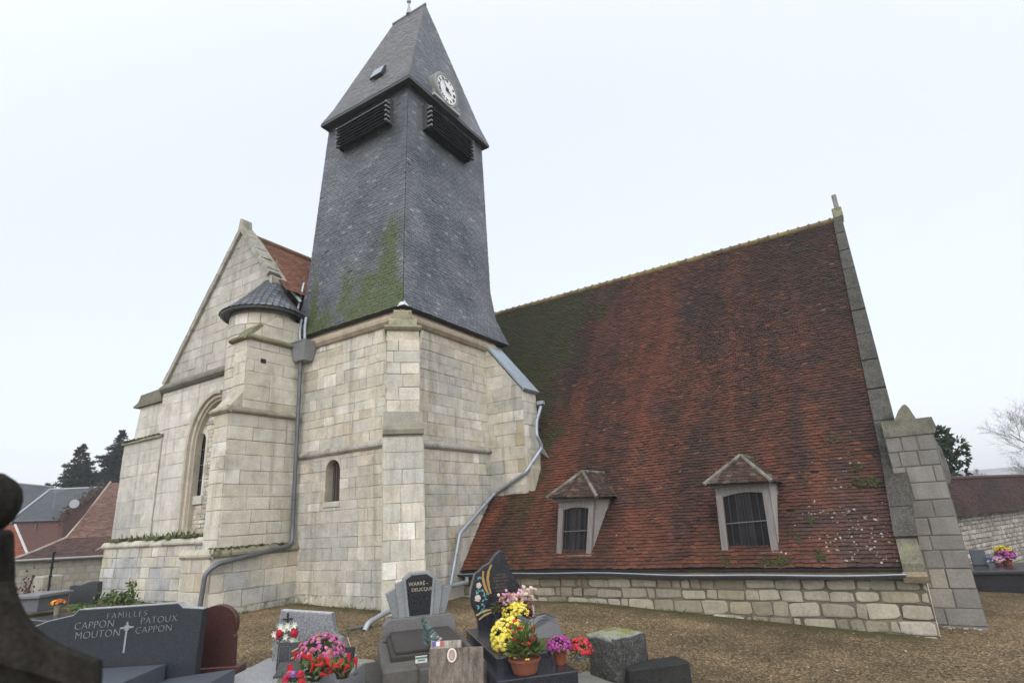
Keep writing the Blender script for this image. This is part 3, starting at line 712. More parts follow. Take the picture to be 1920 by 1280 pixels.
for _ in range(520):
    x = -.9 + rnd.gauss(0, .8); y = 14.5 + abs(rnd.gauss(0, 1.0))
    if rnd.random() < .3: x = rnd.uniform(-10, 0); y = 14.5 + abs(rnd.gauss(0, 2.2))
    if x > -.1 or fz((x, y, 0), 1.1, 6) < -.1: continue
    rf.blob((x, y, rz(y) + .046), rnd.choice((.007, .009, .012, .016, .024)), shade((.27, .26, .23), .6, 1.2), 0, .25, .4, (0, -.8, .6))
nroof = rf.build('nave_roof', M['tile'], church)
rg = MB(); x = XW
while x < RE[2]:
    l = .36; y, z = NB[2]; z -= .02
    rg.tube([(x, y, z), (x + l - .03, y, z + .0), (x + l - .03, y, z + .012), (x + l, y, z + .012)], [.12, .12, .145, .145], 10, mixc((.14, .09, .06), (.24, .20, .08), rnd.random()), rnd.uniform(.1, .45)); x += l
rg.build('ridge_tiles', M['tile'], nroof)
# low rubble wall under the eaves
nw = MB(); WY = 14.62
nw.bx(XR + .02, .27, WY + .005, 15.4, -3.6, -1.5, (.2, .18, .15))
def rubtint(P, c):
    c = mixc(c, (.34, .30, .21), .55); k = cl(fz(P, .8, 2) * 1.5 + .2)
    return mixc(shade(c, .72, 1.), (.17, .15, .10), .7 * cl(k + .5 * cl((P.z + 2.1) / .4)))
masonry(nw, (0, WY, 0), X, Z, -Y, [(XR, -3.5), (.28, -3.5), (.28, -1.66), (XR, -1.66)], rows=(.20, .36), lens=(.16, .72), joint=.045, bev=.03, depth=.035, jit=.03, cut=.22, mort=(.17, .145, .105), tint=rubtint, moss=lambda P: .2 * cl((-2.1 - P.z) / .5) + .08)
nw.build('nave_wall', M['stone'], church)
cv = MB(); band(cv, (XR, WY, 0), (.3, WY, 0), -Y, -1.68, -1.46, .13, (.26, .21, .14), seg=.9); cv.build('eaves_course', M['stone'], church)
# gutter
gt = MB(); GY = 14.36
xs = [XR - .03 + (RE[0] - XR + .03) * k / 40 for k in range(41)]
def gzz(x): return -1.53 + .035 * math.sin((x + 11) * .55) + .012 * math.sin(x * 1.7)
pr = [(math.cos(a), math.sin(a)) for a in [math.pi + math.pi * k / 8 for k in range(9)]]
for a, b in zip(xs, xs[1:]):
    for (u0, v0_), (u1, v1_) in zip(pr, pr[1:]):
        gt.mesh([(a, GY + u0 * .075, gzz(a) + v0_ * .08), (b, GY + u0 * .075, gzz(b) + v0_ * .08), (b, GY + u1 * .075, gzz(b) + v1_ * .08), (a, GY + u1 * .075, gzz(a) + v1_ * .08)], [(0, 1, 2, 3)], (.085, .095, .12))
gt.tube([(x, GY - .078, gzz(x) + .004) for x in xs], .013, 6, (.40, .45, .52))
for k in range(0, 41, 3): gt.tube([(xs[k], GY + math.cos(a) * .08, gzz(xs[k]) + math.sin(a) * .085) for a in [math.pi + math.pi * j / 6 for j in range(7)]], .008, 5, (.13, .145, .17))
gt.poly([(RE[0], GY + u * .075, gzz(RE[0]) + v * .08) for u, v in pr], (.08, .09, .11)); gt.poly([(xs[0], GY + u * .075, gzz(xs[0]) + v * .08) for u, v in pr], (.08, .09, .11))
gt.bx(XR, RE[0], GY + .07, WY, -1.47, -1.44, (.03, .028, .026))
gt.build('gutter', M['zinc'], church)

# west gable with its stone coping
gw = MB()
prof = [(14.55, -3.4), (14.55, -1.4)] + [(y, z - .12) for y, z in NB[0:3]] + [(BYk - y, z - .12) for y, z in NB[1::-1]] + [(BYk - 14.55, -3.4)]
gw.prism([(.0, y + (.12 if y < 15 else 0), z) for y, z in prof], (.26, 0, 0), (.36, .33, .27), .0)
masonry(gw, (.27, 0, 0), Y, Z, X, [(14.8, -3.4), (BYk - 14.8, -3.4), (BYk - 14.8, -1.9), (NB[2][0], 9.1), (14.8, -1.9)], rows=(.3, .4), lens=(.4, .8))
gw.build('gable_wall', M['stone'], church)
cg = MB()
def cope(y0, z0, y1, z1, x0a, x1a, x0b, x1b, n, th, col, am):
    for k in range(n):
        a, b = k / n, (k + 1) / n - .004
        off = rnd.uniform(-.012, .012); c = shade(col, .8, 1.15)
        nrm = Vector((0, -(z1 - z0), y1 - y0)).normalized(); nrm = nrm if nrm.z > 0 else -nrm
        p0, p1 = Vector((lerp(x0a, x0b, a), lerp(y0, y1, a), lerp(z0, z1, a))), Vector((lerp(x0a, x0b, b), lerp(y0, y1, b), lerp(z0, z1, b)))
        q0, q1 = Vector((lerp(x1a, x1b, a), p0.y, p0.z)), Vector((lerp(x1a, x1b, b), p1.y, p1.z))
        t_ = nrm * (th + off)
        cg.mesh([p0 - nrm * .15, p1 - nrm * .15, q1 - nrm * .15, q0 - nrm * .15, p0 + t_, p1 + t_, q1 + t_, q0 + t_], [(0, 1, 2, 3), (7, 6, 5, 4), (0, 4, 5, 1), (1, 5, 6, 2), (2, 6, 7, 3), (3, 7, 4, 0)], c, am)
(y0, z0), (y1, z1), (y2, z2) = NB
ym, zm = lerp(y0, y1, .22), lerp(z0, z1, .22)
cope(ym, zm, y1, z1, -.08, .33, .04, .50, 3, .14, (.060, .056, .048), .10)
cope(y1, z1, y2, z2, .04, .50, RE[2] - .05, .66, 10, .13, (.064, .061, .053), .08)
cope(BYk - y1, z1, y2, z2, .08, .5, RE[2], .66, 10, .13, (.25, .24, .2), .05)
cg.build('gable_coping', M['lichenstone'], church)
kn = MB()
kn.prism([(-.06, 14.40, -1.66), (-.06, 14.40, -1.35), (-.06, ym - .05, zm + .03), (-.06, ym + .12, zm + .16), (-.06, 15.3, zm + .1), (-.06, 15.3, -1.66)], (.37, 0, 0), (.15, .14, .10), .28)
kn.prism([(-.09, 14.35, -1.70), (-.09, 14.30, -1.58), (-.09, 14.38, -1.50), (-.09, 14.8, -1.50), (-.09, 14.8, -1.70)], (.42, 0, 0), (.20, .165, .105), .2)
kn.build('kneeler_stone', M['lichenstone'], church)
gf = MB()
gf.bbox(.40, .72, y2 - .18, y2 + .18, z2 + .0, z2 + .42, .03, (.30, .29, .20), .45); gf.bbox(.50, .66, y2 - .09, y2 + .09, z2 + .40, z2 + 1.0, .03, (.25, .24, .22), .1)
gf.build('gable_finial', M['darkstone'], church)

# west buttress beyond the gable
wb = MB(); QY, QX = 15.95, 1.12
masonry(wb, (0, QY, 0), X, Z, -Y, [(.20, -3.4), (QX + .05, -3.4), (QX, 1.24), (.20, 1.24)], rows=(.30, .42), lens=(.3, .62), pal=GREYST, joint=.026, bev=.014, mort=(.15, .14, .12), moss=lambda P: .05 + .2 * cl((-2.2 - P.z)))
masonry(wb, (QX, 0, 0), Y, Z, X, [(QY, -3.4), (QY + 1.0, -3.4), (QY + 1.0, 1.24), (QY, 1.24)], rows=(.30, .42), lens=(.3, .6), pal=GREYST, joint=.035)
wb.prism([(.2, QY + .01, -3.4), (QX + .04, QY + .01, -3.4), (QX - .01, QY + .01, 1.24), (.2, QY + .01, 1.24)], (0, .98, 0), (.3, .29, .25))
wb.build('west_buttress', M['stone'], church)
wc = MB()
wc.prism([(.2, QY - .05, 1.24), (QX + .05, QY - .05, 1.24), (QX + .10, QY - .05, 1.36), (QX + .06, QY - .05, 1.60), (.2, QY - .05, 1.60)], (0, 1.1, 0), (.17, .165, .13), .25)
pk = [at(1676, 790, 1, 16.6), at(1684, 770, 1, 16.6), at(1692, 759, 1, 16.6), at(1698, 758, 1, 16.6), at(1704, 764, 1, 16.6), at(1719, 787, 1, 16.6)]
wc.prism(pk, (0, .5, 0), (.17, .165, .12), .32)
pk = [at(1745, 812, 1, 18.5), at(1765, 840, 1, 18.5), at(1778, 872, 1, 18.5), at(1784, 895, 1, 18.5), at(1780, 906, 1, 18.5), at(1768, 906, 1, 18.5), at(1768, 1060, 1, 18.5), at(1740, 1060, 1, 18.5)]
wc.prism(pk, (0, .8, 0), (.15, .15, .145), .0)
wc.build('buttress_cap', M['lichenstone'], church)

# ---- dormers
def dormer(tl, bl, br, tr, eL, eR, ap, sideR, glassc, lean=0.):
    FY = 14.76
    TL, BL, BR, TR = (at(*p, 1, FY) for p in (tl, bl, br, tr))
    f_ = MB(); wv = (BR - BL); hv = TL - BL
    def post(a, b, w_, name=None):
        f_.box(a, (b - a), X * w_, Y * .14, (.20, .185, .175))
    pw = .15
    post(BL, TL, pw); post(BR - X * pw, TR - X * pw, pw)
    f_.box(BL + X * -.02 - Y * .03 - Z * .10, BR - BL + X * .04, Y * .2, Z * .11, (.24, .23, .20))
    # header with a shallow arch
    n = 10; top = .20; pts0 = []; pts1 = []
    for k in range(n + 1):
        t_ = k / n; p = TL.lerp(TR, t_); pts0.append(p - Z * (.10 - .09 * math.sin(math.pi * t_))); pts1.append(p + Z * top)
    for k in range(n): f_.prism([pts0[k] + Y * .02, pts0[k + 1] + Y * .02, pts1[k + 1] + Y * .02, pts1[k] + Y * .02], Y * .14, (.17, .158, .145))
    f_.box(TL + Z * (top - .03) - X * .1 - Y * .05, TR - TL + X * .2, Y * .22, Z * .16, (.17, .158, .145))
    f_.box(TR + Z * (top - .02), X * .06, Y * 1.3, Z * .14, (.16, .09, .06)); f_.box(TL + Z * (top - .02) - X * .06, X * .06, Y * 1.3, Z * .14, (.16, .09, .06))
    dm = f_.build('dormer', M['wood'], church)
    g = MB(); g.poly([BL + Y * .1, BR + Y * .1, TR + Y * .1 + Z * .04, TL + Y * .1 + Z * .04], glassc); 
    for k in (.42, .58): g.poly([lerp(BL, BR, k - .06) + Y * .095, lerp(BL, BR, k + .04) + Y * .095, lerp(TL, TR, k + .04) + Y * .095, lerp(TL, TR, k - .06) + Y * .095], tuple(x * 1.8 for x in glassc))
    g.build('pane', M['glass'], dm)
    bb = MB()
    for k in range(1, 6):
        t_ = k / 6; bb.tube([lerp(BL, BR, .1 + .8 * t_) + Y * .05, lerp(TL, TR, .1 + .8 * t_) + Y * .05 + Z * .02], .011, 6, (.03, .03, .032))
    bb.tube([lerp(BL, TL, .5) + X * .1 + Y * .04, lerp(BR, TR, .5) - X * .1 + Y * .04], .010, 6, (.16, .16, .165)); bb.build('window_bars', M['iron'], dm)
    for sg, B0, T0 in ((1, BR, TR), (-1, BL, TL)):
        c_ = MB(); zt = T0.z + .2
        yy = NB[0][0] + (zt - NB[0][1]) / 1.1667 if zt < .8 else NB[1][0] + (zt - NB[1][1]) / 1.433
        pts = [B0 + Y * .14 - X * .02 * sg, Vector((T0.x - .02 * sg, FY + .14, zt)), Vector((T0.x - .02 * sg, yy + .1, zt)), B0 + Y * .14 - X * .02 * sg - Z * .05]
        c_.prism(pts, X * .035 * sg, (.36, .34, .315))
        pts2 = [B0 + Y * .1 - X * .02 * sg - Z * .1, B0 + Y * .34 + Z * .12 - X * .02 * sg, Vector((T0.x - .02 * sg, yy - .16, zt - .04)), Vector((T0.x - .02 * sg, yy + .12, zt - .04)), B0 + Y * .3 - Z * .1 - X * .02 * sg]
        c_.prism(pts2, X * .06 * sg, (.18, .172, .165))
        c_.build('cheek', M['stucco'], dm)
    EY = FY - .20
    EL, ER = at(*eL, 1, EY), at(*eR, 1, EY); zE = (EL.z + ER.z) / 2; AY = FY + .34; AP = at(*ap, 1, AY)
    def ry(z): return NB[0][0] + (z - NB[0][1]) / 1.1667 if z < .8 else NB[1][0] + (z - NB[1][1]) / 1.433
    BKr = Vector((ER.x, ry(ER.z) + .1, ER.z)); BKl = Vector((EL.x, ry(EL.z) + .1, EL.z)); RB = Vector((AP.x, ry(AP.z) + .15, AP.z))
    r_ = MB(); dc = lambda P, u, v: (*mixc(mixc((.034, .024, .02), (.075, .042, .03), rnd.random()), (.17, .165, .14), .25 if rnd.random() < .2 else 0), cl(.1 * rnd.random()))
    tiles(r_, [EL, AP], [ER, AP + X * .01], .15, .10, .016, dc, jit=.4, lift=.5, base=(.03, .025, .02))
    tiles(r_, [ER, AP], [BKr, RB], .15, .10, .016, dc, jit=.4, lift=.5, base=(.03, .025, .02))
    tiles(r_, [BKl, RB], [EL, AP], .15, .10, .016, dc, jit=.4, lift=.5, base=(.03, .025, .02))
    r_.poly([EL - Z * .02, ER - Z * .02, BKr - Z * .02, BKl - Z * .02], (.05, .035, .03))
    dr = r_.build('dormer_roof', M['tile'], dm)
    h = MB()
    for a, b in ((EL, AP), (ER, AP), (AP, RB)):
        nseg = max(2, int((b - a).length / .18))
        for k in range(nseg):
            p, q = a.lerp(b, k / nseg), a.lerp(b, (k + 1) / nseg); h.tube([p, q + Z * .012], [.055, .045], 8, mixc((.10, .095, .08), (.20, .19, .16), rnd.random()), rnd.uniform(0, .3))
    h.build('hip_tiles', M['darkstone'], dr)
dormer((1047, 952), (1043, 1042), (1108, 1040), (1113, 948), (1025, 933), (1119, 931), (1092, 884), 0, (.018, .018, .02))
dormer((1342, 928), (1354, 1038), (1460, 1035), (1441, 916), (1320, 908), (1447, 902), (1388, 854), 0, (.014, .014, .016))

# ------------------------------------------------------------------ transept gable, turret and its buttress
GY0 = 11.0
def G(x, y): p = at(x, y, 1, GY0); return (p.x, p.z)
PZ = -.08
gl = G(296, 830)[0]; gx_l, gz_l = G(310, 722); ax_, az_ = G(455, 432)
RX = -16.3; slope_ = (az_ - gz_l) / (ax_ - gx_l)
wa0, wa1 = G(336, 990)[0], -17.9            # window embrasure
wz0, wz1 = PZ + .15, G(408, 735)[1] + .02
wall = MB()
kw = dict(rows=(.40, .52), lens=(.9, 2.2), joint=.006, bev=.006, mort=(.42, .39, .33), tint=lambda P, c: mixc(mixc(c, (.58, .555, .50), .8), (.36, .35, .33), .35 * cl(fz((P.x, P.y, P.z * .4), .6, 3) + .1)))
masonry(wall, (0, GY0, 0), X, Z, -Y, [(gl, PZ), (RX, PZ), (RX, gz_l - .1), (gl, gz_l - .1)], holes=[(wa0, wa1, wz0, wz1)], **kw)
wall.bx(gl, wa0, GY0 + .01, GY0 + .7, -2.6, gz_l, (.4, .37, .3)); wall.bx(wa0, RX, GY0 + .45, GY0 + .7, -2.6, gz_l, (.4, .37, .3)); wall.bx(wa0, RX, GY0 + .01, GY0 + .46, wz1, gz_l, (.4, .37, .3)); wall.bx(wa0, RX, GY0 + .01, GY0 + .46, -2.6, wz0, (.4, .37, .3))
gk = dict(rows=(.28, .40), lens=(.4, .9), tint=lambda P, c: mixc(mixc(c, (.42, .40, .36), .7), (.27, .26, .245), .5 * cl(fz((P.x, P.y, P.z), .5, 3) * 1.5 + .3 + .5 * cl((gz_l + 1 - P.z)))))
zR = az_ - (RX - ax_) * slope_
masonry(wall, (0, GY0 + .04, 0), X, Z, -Y, [(gx_l, gz_l), (RX, gz_l), (RX, zR), (ax_, az_)], **gk)
wall.prism([(gx_l, GY0 + .05, gz_l), (RX, GY0 + .05, gz_l), (RX, GY0 + .05, zR), (ax_, GY0 + .05, az_)], (0, .6, 0), (.35, .33, .28))
wall.build('transept_wall', M['stone'], church)
cs = MB()
band(cs, (gx_l - .05, GY0, 0), (-16.9, GY0, 0), -Y, gz_l - .34, gz_l + .06, .20, (.19, .18, .15), moss=.2)
for sg in (-1, 1):   # raking copings
    a = Vector((gx_l if sg < 0 else RX - .1, GY0 - .09, gz_l if sg < 0 else zR + .1 * slope_)); b = Vector((ax_, GY0 - .09, az_ + .05)); n_ = 14
    nr_ = Vector((-(b - a).z, 0, (b - a).x)); nr_ = (nr_ if nr_.z > 0 else -nr_).normalized()
    for k in range(n_):
        p, q = a.lerp(b, k / n_), a.lerp(b, (k + 1) / n_ - .003); t_ = rnd.uniform(.10, .14)
        cs.prism([p - nr_ * .08, q - nr_ * .08, q + nr_ * t_, p + nr_ * t_], (0, .46, 0), shade((.33, .32, .27), .85, 1.1), rnd.uniform(.0, .25))
cs.prism([(ax_ - .16, GY0 - .1, az_ - .05), (ax_ + .16, GY0 - .1, az_ - .05), (ax_ + .07, GY0 - .1, az_ + .42), (ax_ - .05, GY0 - .1, az_ + .45)], (0, .4, 0), (.33, .32, .25), .3)
cs.build('transept_coping', M['darkstone'], church)
# transept roof
tr = MB()
def ttc(P, u, v): return (*mixc((.16, .07, .045), (.24, .115, .07), cl(rnd.random() * .9 + fz(P, .6) * .5)), cl(.12 + .2 * fz(P, .8)))
rx1 = 2 * ax_ - gx_l
tiles(tr, [(-15.9, GY0 + .3, az_ - (-15.9 - ax_) * slope_), (ax_, GY0 + .3, az_ - .12)], [(-15.9, 22.6, az_ - (-15.9 - ax_) * slope_), (ax_, 22.6, az_ - .12)], .165, .105, .016, ttc, jit=.4, lift=.4)
tr.poly([(gx_l, GY0 + .3, gz_l), (gx_l, 22.6, gz_l), (ax_, 22.6, az_ - .12), (ax_, GY0 + .3, az_ - .12)][::-1], (.15, .07, .05))
tr.tube([(ax_, GY0 + .3, az_ - .12), (ax_, 22.6, az_ - .12)], .13, 8, (.20, .12, .08), .1)
tr.build('transept_roof', M['tile'], church)
# window embrasure: moulded arch, rubble infill and a lancet
em = MB()
xB, zB = G(408, 735); spz = G(351, 845)[1]; hx_ = xB - wa0; vz_ = zB - spz
def archp(off, k, n=14):
    a = (math.pi * .55) * k / n; return xB - (hx_ + off) * math.cos(a), spz + (vz_ + off) * math.sin(a)
# spandrel between the square stones and the arch
for k in range(14):
    p, q = archp(0, k), archp(0, k + 1)
    if q[0] > wa1: break
    em.mesh([(p[0], GY0 - .02, p[1]), (q[0], GY0 - .02, q[1]), (q[0], GY0 - .02, wz1 + .01), (p[0], GY0 - .02, wz1 + .01)], [(0, 1, 2, 3)], (.52, .49, .43))
for (o1, o2, y0_, y1_, c_) in ((.08, -.05, -.06, .06, (.44, .40, .33)), (-.05, -.17, .04, .2, (.50, .46, .38)), (-.17, -.27, .12, .34, (.40, .36, .29))):
    path = [(wa0 - o1, wz0), (wa0 - o1, spz)] + [archp(o1, k) for k in range(15)]; inn = [(wa0 - o2, wz0), (wa0 - o2, spz)] + [archp(o2, k) for k in range(15)]
    for (p, q, r_, s2) in zip(path, path[1:], inn[1:], inn):
        em.prism([(p[0], GY0 + y0_, p[1]), (q[0], GY0 + y0_, q[1]), (r_[0], GY0 + y0_, r_[1]), (s2[0], GY0 + y0_, s2[1])], (0, y1_ - y0_, 0), c_)
em.build('window_arch', M['stone'], church)
inf = MB(); IY = GY0 + .30
def I(x, y): p = at(x, y, 1, IY); return (p.x, p.z)
lx0, lx1 = I(373, 830)[0] - .12, I(386, 830)[0] + .12; lz0, lz1 = I(368, 930)[1], I(380, 812)[1] + .05
masonry(inf, (0, IY, 0), X, Z, -Y, [(wa0, wz0), (wa1 + .3, wz0), (wa1 + .3, wz1), (wa0, wz1)], rows=(.10, .2), lens=(.12, .4), joint=.03, bev=.02, jit=.015, mort=(.42, .39, .33), holes=[(lx0, lx1, lz0, lz1)], pal=[((.52, .48, .40), 2), ((.60, .57, .50), 1), ((.44, .40, .33), 1)])
inf.build('window_infill', M['stone'], church)
lw = MB(); lw.poly([(lx0, IY + .1, lz0), (lx1, IY + .1, lz0), (lx1, IY + .1, lz1), (lx0, IY + .1, lz1)], (.03, .03, .032)); lwin = lw.build('window', M['glass'], church)
lf = MB(); mx_ = (lx0 + lx1) / 2; hw = (lx1 - lx0) / 2
for sg in (-1, 1): lf.box((mx_ + sg * hw - .06, IY - .04, lz0), (.12, 0, 0), (0, .16, 0), (0, 0, lz1 - lz0 - hw), (.55, .52, .45))
for k in range(8):
    a0, a1 = math.pi * k / 8, math.pi * (k + 1) / 8; zc_ = lz1 - hw
    pp = [(mx_ + (hw - .06) * math.cos(a0), IY - .04, zc_ + (hw - .06) * math.sin(a0)), (mx_ + (hw + .1) * math.cos(a0), IY - .04, zc_ + (hw + .1) * math.sin(a0)), (mx_ + (hw + .1) * math.cos(a1), IY - .04, zc_ + (hw + .1) * math.sin(a1)), (mx_ + (hw - .06) * math.cos(a1), IY - .04, zc_ + (hw - .06) * math.sin(a1))]
    lf.prism(pp, (0, .16, 0), (.55, .52, .45))
lf.bbox(lx0 - .1, lx1 + .1, IY - .1, IY + .1, lz0 - .28, lz0, .01, (.52, .50, .44))
for k in range(1, 4): lf.box((lx0, IY + .07, lerp(lz0, lz1, k / 4.2)), (lx1 - lx0, 0, 0), (0, .02, 0), (0, 0, .02), (.2, .2, .2))
lf.build('frame', M['stone'], lwin)

# left clasping buttress of the transept
LB = MB(); LY = 10.93
def H(x, y): p = at(x, y, 1, LY); return (p.x, p.z)
kw2 = dict(rows=(.38, .5), lens=(.8, 1.8), joint=.006, bev=.006, mort=(.40, .37, .32), tint=lambda P, c: mixc(mixc(c, (.54, .52, .465), .75), (.27, .27, .26), .75 * cl(fz((P.x, P.y, P.z), .55, 3) + .15)))
a0, a1, zt, zb = H(234, 835)[0], H(279, 1000)[0], H(240, 830)[1], PZ
masonry(LB, (0, LY, 0), X, Z, -Y, [(a0, zb), (a1 + .1, zb), (a1 + .1, zt), (a0, zt)], **kw2)
LB.bx(a0 + .01, a1 + .1, LY + .01, GY0 + 1, -2.6, zt, (.4, .38, .32))
u0, u1, zu = H(258, 770)[0], H(300, 770)[0], H(255, 765)[1]
masonry(LB, (0, LY + .12, 0), X, Z, -Y, [(u0 - .25, zt), (u1, zt), (u1, zu), (u0, zu)], **kw2)
LB.prism([(u0 - .2, LY + .13, zt), (u1, LY + .13, zt), (u1, LY + .13, zu), (u0, LY + .13, zu)], (0, .9, 0), (.4, .38, .32))
LB.build('transept_buttress', M['stone'], church)
lc = MB()
lc.prism([(u0 - .28, LY - .02, zu), (u0 - .38, LY - .02, zu + .06), (u0 + .0, LY - .02, zu + .2), (u0 + .15, LY - .02, zu + .46), (u1 - .1, LY - .02, zu + .50), (u1, LY - .02, zu)], (0, .8, 0), (.17, .165, .125), .28)
lc.prism([(a0 - .08, LY - .1, zt - .08), (a0 - .08, LY - .1, zt + .0), (u0 - .2, LY + .14, zt + .12), (a1 + .1, LY + .14, zt + .12), (a1 + .1, LY - .1, zt), (a1 + .1, LY - .1, zt - .08)], (0, .5, 0), (.26, .25, .19), .38)
lc.build('buttress_cap', M['darkstone'], church)
# plinth
pl_ = MB(); PY = 10.50
p0 = at(196, 1030, 1, PY).x
kp = dict(rows=(.26, .42), lens=(.3, .8), joint=.02, bev=.02, jit=.014, tint=lambda P, c: mixc(c, (.36, .37, .385), .85 * cl(fz((P.x, P.y, P.z), .7, 11) * 2.4 + .25)), moss=lambda P: .12 + .3 * cl((-1.6 - P.z) / .4), mort=(.42, .39, .33))
masonry(pl_, (0, PY, 0), X, Z, -Y, [(p0 - .12, -2.7), (-16.6, -2.7), (-16.6, PZ - .14), (p0, PZ - .14)], **kp)
pl_.bx(p0 + .01, -16.6, PY + .01, GY0 + .3, -2.7, PZ - .05, (.42, .39, .33))
band(pl_, (p0 - .1, PY, 0), (-16.7, PY, 0), -Y, PZ - .2, PZ + .04, .10, (.48, .45, .38), moss=.18)
pl_.build('plinth', M['stone'], church)
pm = MB()   # moss and small plants along the plinth ledge
for _ in range(900):
    x = rnd.uniform(p0 - .05, -16.9); 
    if fz((x, 0, 0), 1.3, 2) < -.12: continue
    P = Vector((x, rnd.uniform(PY - .05, GY0 - .05), PZ + .05 + rnd.random() * .05)); c = mixc((.035, .05, .012), (.10, .13, .03), rnd.random())
    if rnd.random() < .25: c = (.10, .07, .035)
    pm.blob(P, rnd.uniform(.04, .11), c, 0, .7, .4)
for _ in range(90):
    x = rnd.choice((p0 + 1.2, p0 + 2.1, p0 + 3.2, p0 + 4.3, p0 + 5.0)) + rnd.gauss(0, .22); P = Vector((x, rnd.uniform(PY, GY0 - .1), PZ + .08))
    pm.leaf(P, (rnd.gauss(0, .08), rnd.gauss(-.03, .05), rnd.uniform(.06, .26)), .02, mixc((.04, .055, .015), (.10, .06, .03), rnd.random()))
for _ in range(90):
    P = Vector((rnd.uniform(a0, a1), rnd.uniform(LY - .1, LY + .1), zt + .05)); pm.blob(P, rnd.uniform(.03, .06), mixc((.05, .06, .015), (.11, .13, .03), rnd.random()), 0, .8, .4)
for _ in range(160):
    P = Vector((rnd.uniform(-15.75, -15.5), rnd.uniform(9.3, 11.9), -.40 + rnd.random() * .04)); pm.blob(P, rnd.uniform(.03, .075), mixc((.03, .035, .012), (.08, .09, .025), rnd.random()), 0, .7, .4)
tag(pm.build('moss', M['leaf'], church), kind='stuff')

# turret
TC = Vector((-16.78, 11.15, 0)); TRr = 1.06
tw_ = MB(); z = -2.6
tw_.lathe(TC, [(TRr - .03, -2.6), (TRr - .03, 6.95)], 40, (.36, .33, .27))
while z < 6.6:
    h = rnd.uniform(.30, .42); h = min(h, 6.82 - z)
    if 6.82 - z - h < .15: h = 6.82 - z
    a = 0.
    while a < 2 * math.pi - .05:
        da = rnd.uniform(.28, .62); da = min(da, 2 * math.pi - a); c = warm(Vector((TC.x + a, 10, z)), pick(PALE)); ro = TRr + rnd.uniform(-.008, .01); n = 5
        g = .006 / TRr
        pts = []
        for r_, zz, gg in ((TRr - .02, z + .006, g), (ro, z + .012, g * 2), (ro, z + h - .012, g * 2), (TRr - .02, z + h - .006, g)):
            for k in range(n + 1):
                t_ = a + gg + (da - 2 * gg) * k / n; pts.append((TC.x + r_ * math.cos(t_), TC.y + r_ * math.sin(t_), zz))
        fs = [(j * (n + 1) + k, j * (n + 1) + k + 1, (j + 1) * (n + 1) + k + 1, (j + 1) * (n + 1) + k) for j in range(3) for k in range(n)] + [(0, 6, 12, 18), (5, 23, 17, 11)]
        tw_.mesh(pts, fs, c, 0); a += da
    z += h
turret = tw_.build('stair_turret', M['stone'], church)
SHF = HAx * .26
tf = MB(); EZt, AZt, ER_ = 6.98, 8.66, 1.25
tf.lathe(TC, [(max(.01, ER_ * (1 - q) * (1 + .10 * (1 - q) ** 2) / 1.1 + .12 * (1 - q) ** 4 - .05), EZt + (AZt - EZt) * q - .03) for q in [k / 8 for k in range(9)]], 36, (.03, .033, .037))
nr = 12
for i in range(nr):
    def rr_(t_): return ER_ * (1 - t_) * (1 + .10 * (1 - t_) * (1 - t_)) / 1.1 + .12 * (1 - t_) ** 4
    t0, t1 = i / nr, min(1, (i + 1.6) / nr); r0, r1 = rr_(t0), rr_(t1); z0_, z1_ = EZt + (AZt - EZt) * t0, EZt + (AZt - EZt) * t1
    n = max(6, int(2 * math.pi * r0 / .20))
    for k in range(n):
        a0_, a1_ = 2 * math.pi * (k + .5 * (i % 2)) / n + .015, 2 * math.pi * (k + 1 + .5 * (i % 2)) / n - .0; am = (a0_ + a1_) / 2; e = .018 + rnd.random() * .008
        q = lambda a, r_, zz: (TC.x + r_ * math.cos(a) + SHF.x * (zz - EZt) / (AZt - EZt), TC.y + r_ * math.sin(a) + SHF.y * (zz - EZt) / (AZt - EZt), zz)
        dz = .02
        tf.mesh([q(a0_, r0 + e, z0_ + dz), q(am - .3 * (am - a0_), r0 + e + .004, z0_), q(am + .3 * (am - a0_), r0 + e + .004, z0_), q(a1_, r0 + e, z0_ + dz), q(a1_, r1 + .003, z1_), q(a0_, r1 + .003, z1_)],
                [(0, 1, 2, 3, 4, 5)], shade(slatecol(Vector(q(am, r0, z0_)))[:3], .75, 1.25), .1)
for v in tf.v[:36 * 9]: v.x += SHF.x * (v.z - EZt) / (AZt - EZt); v.y += SHF.y * (v.z - EZt) / (AZt - EZt)
tfo = tf.build('turret_roof', M['slate'], turret)
tg = MB(); ringp = [(TC.x + (ER_ + .03) * math.cos(a), TC.y + (ER_ + .03) * math.sin(a), EZt - .03) for a in [2 * math.pi * k / 48 for k in range(49)]]
tg.tube(ringp, .06, 8, (.09, .10, .10), .12, False); tg.build('gutter', M['zinc'], turret)
TP = TC + SHF
th = MB(); th.lathe(TP + Z * (AZt - .16), [(.26, 0), (.20, .06), (.12, .12), (.11, .2)], 12, (.36, .40, .40))
th.prism([TP + Z * (AZt + .0) + X * -.09, TP + Z * AZt + X * .09, TP + Z * (AZt + .5) + X * .015], (0, .05, 0), (.30, .32, .33))
th.tube([TP + Z * (AZt - .08), TC + Vector((.55, .55, 8.1)), TC + Vector((.85, .8, 7.6))], .06, 8, (.33, .37, .38)); th.build('lead_cap', M['zinc'], turret)

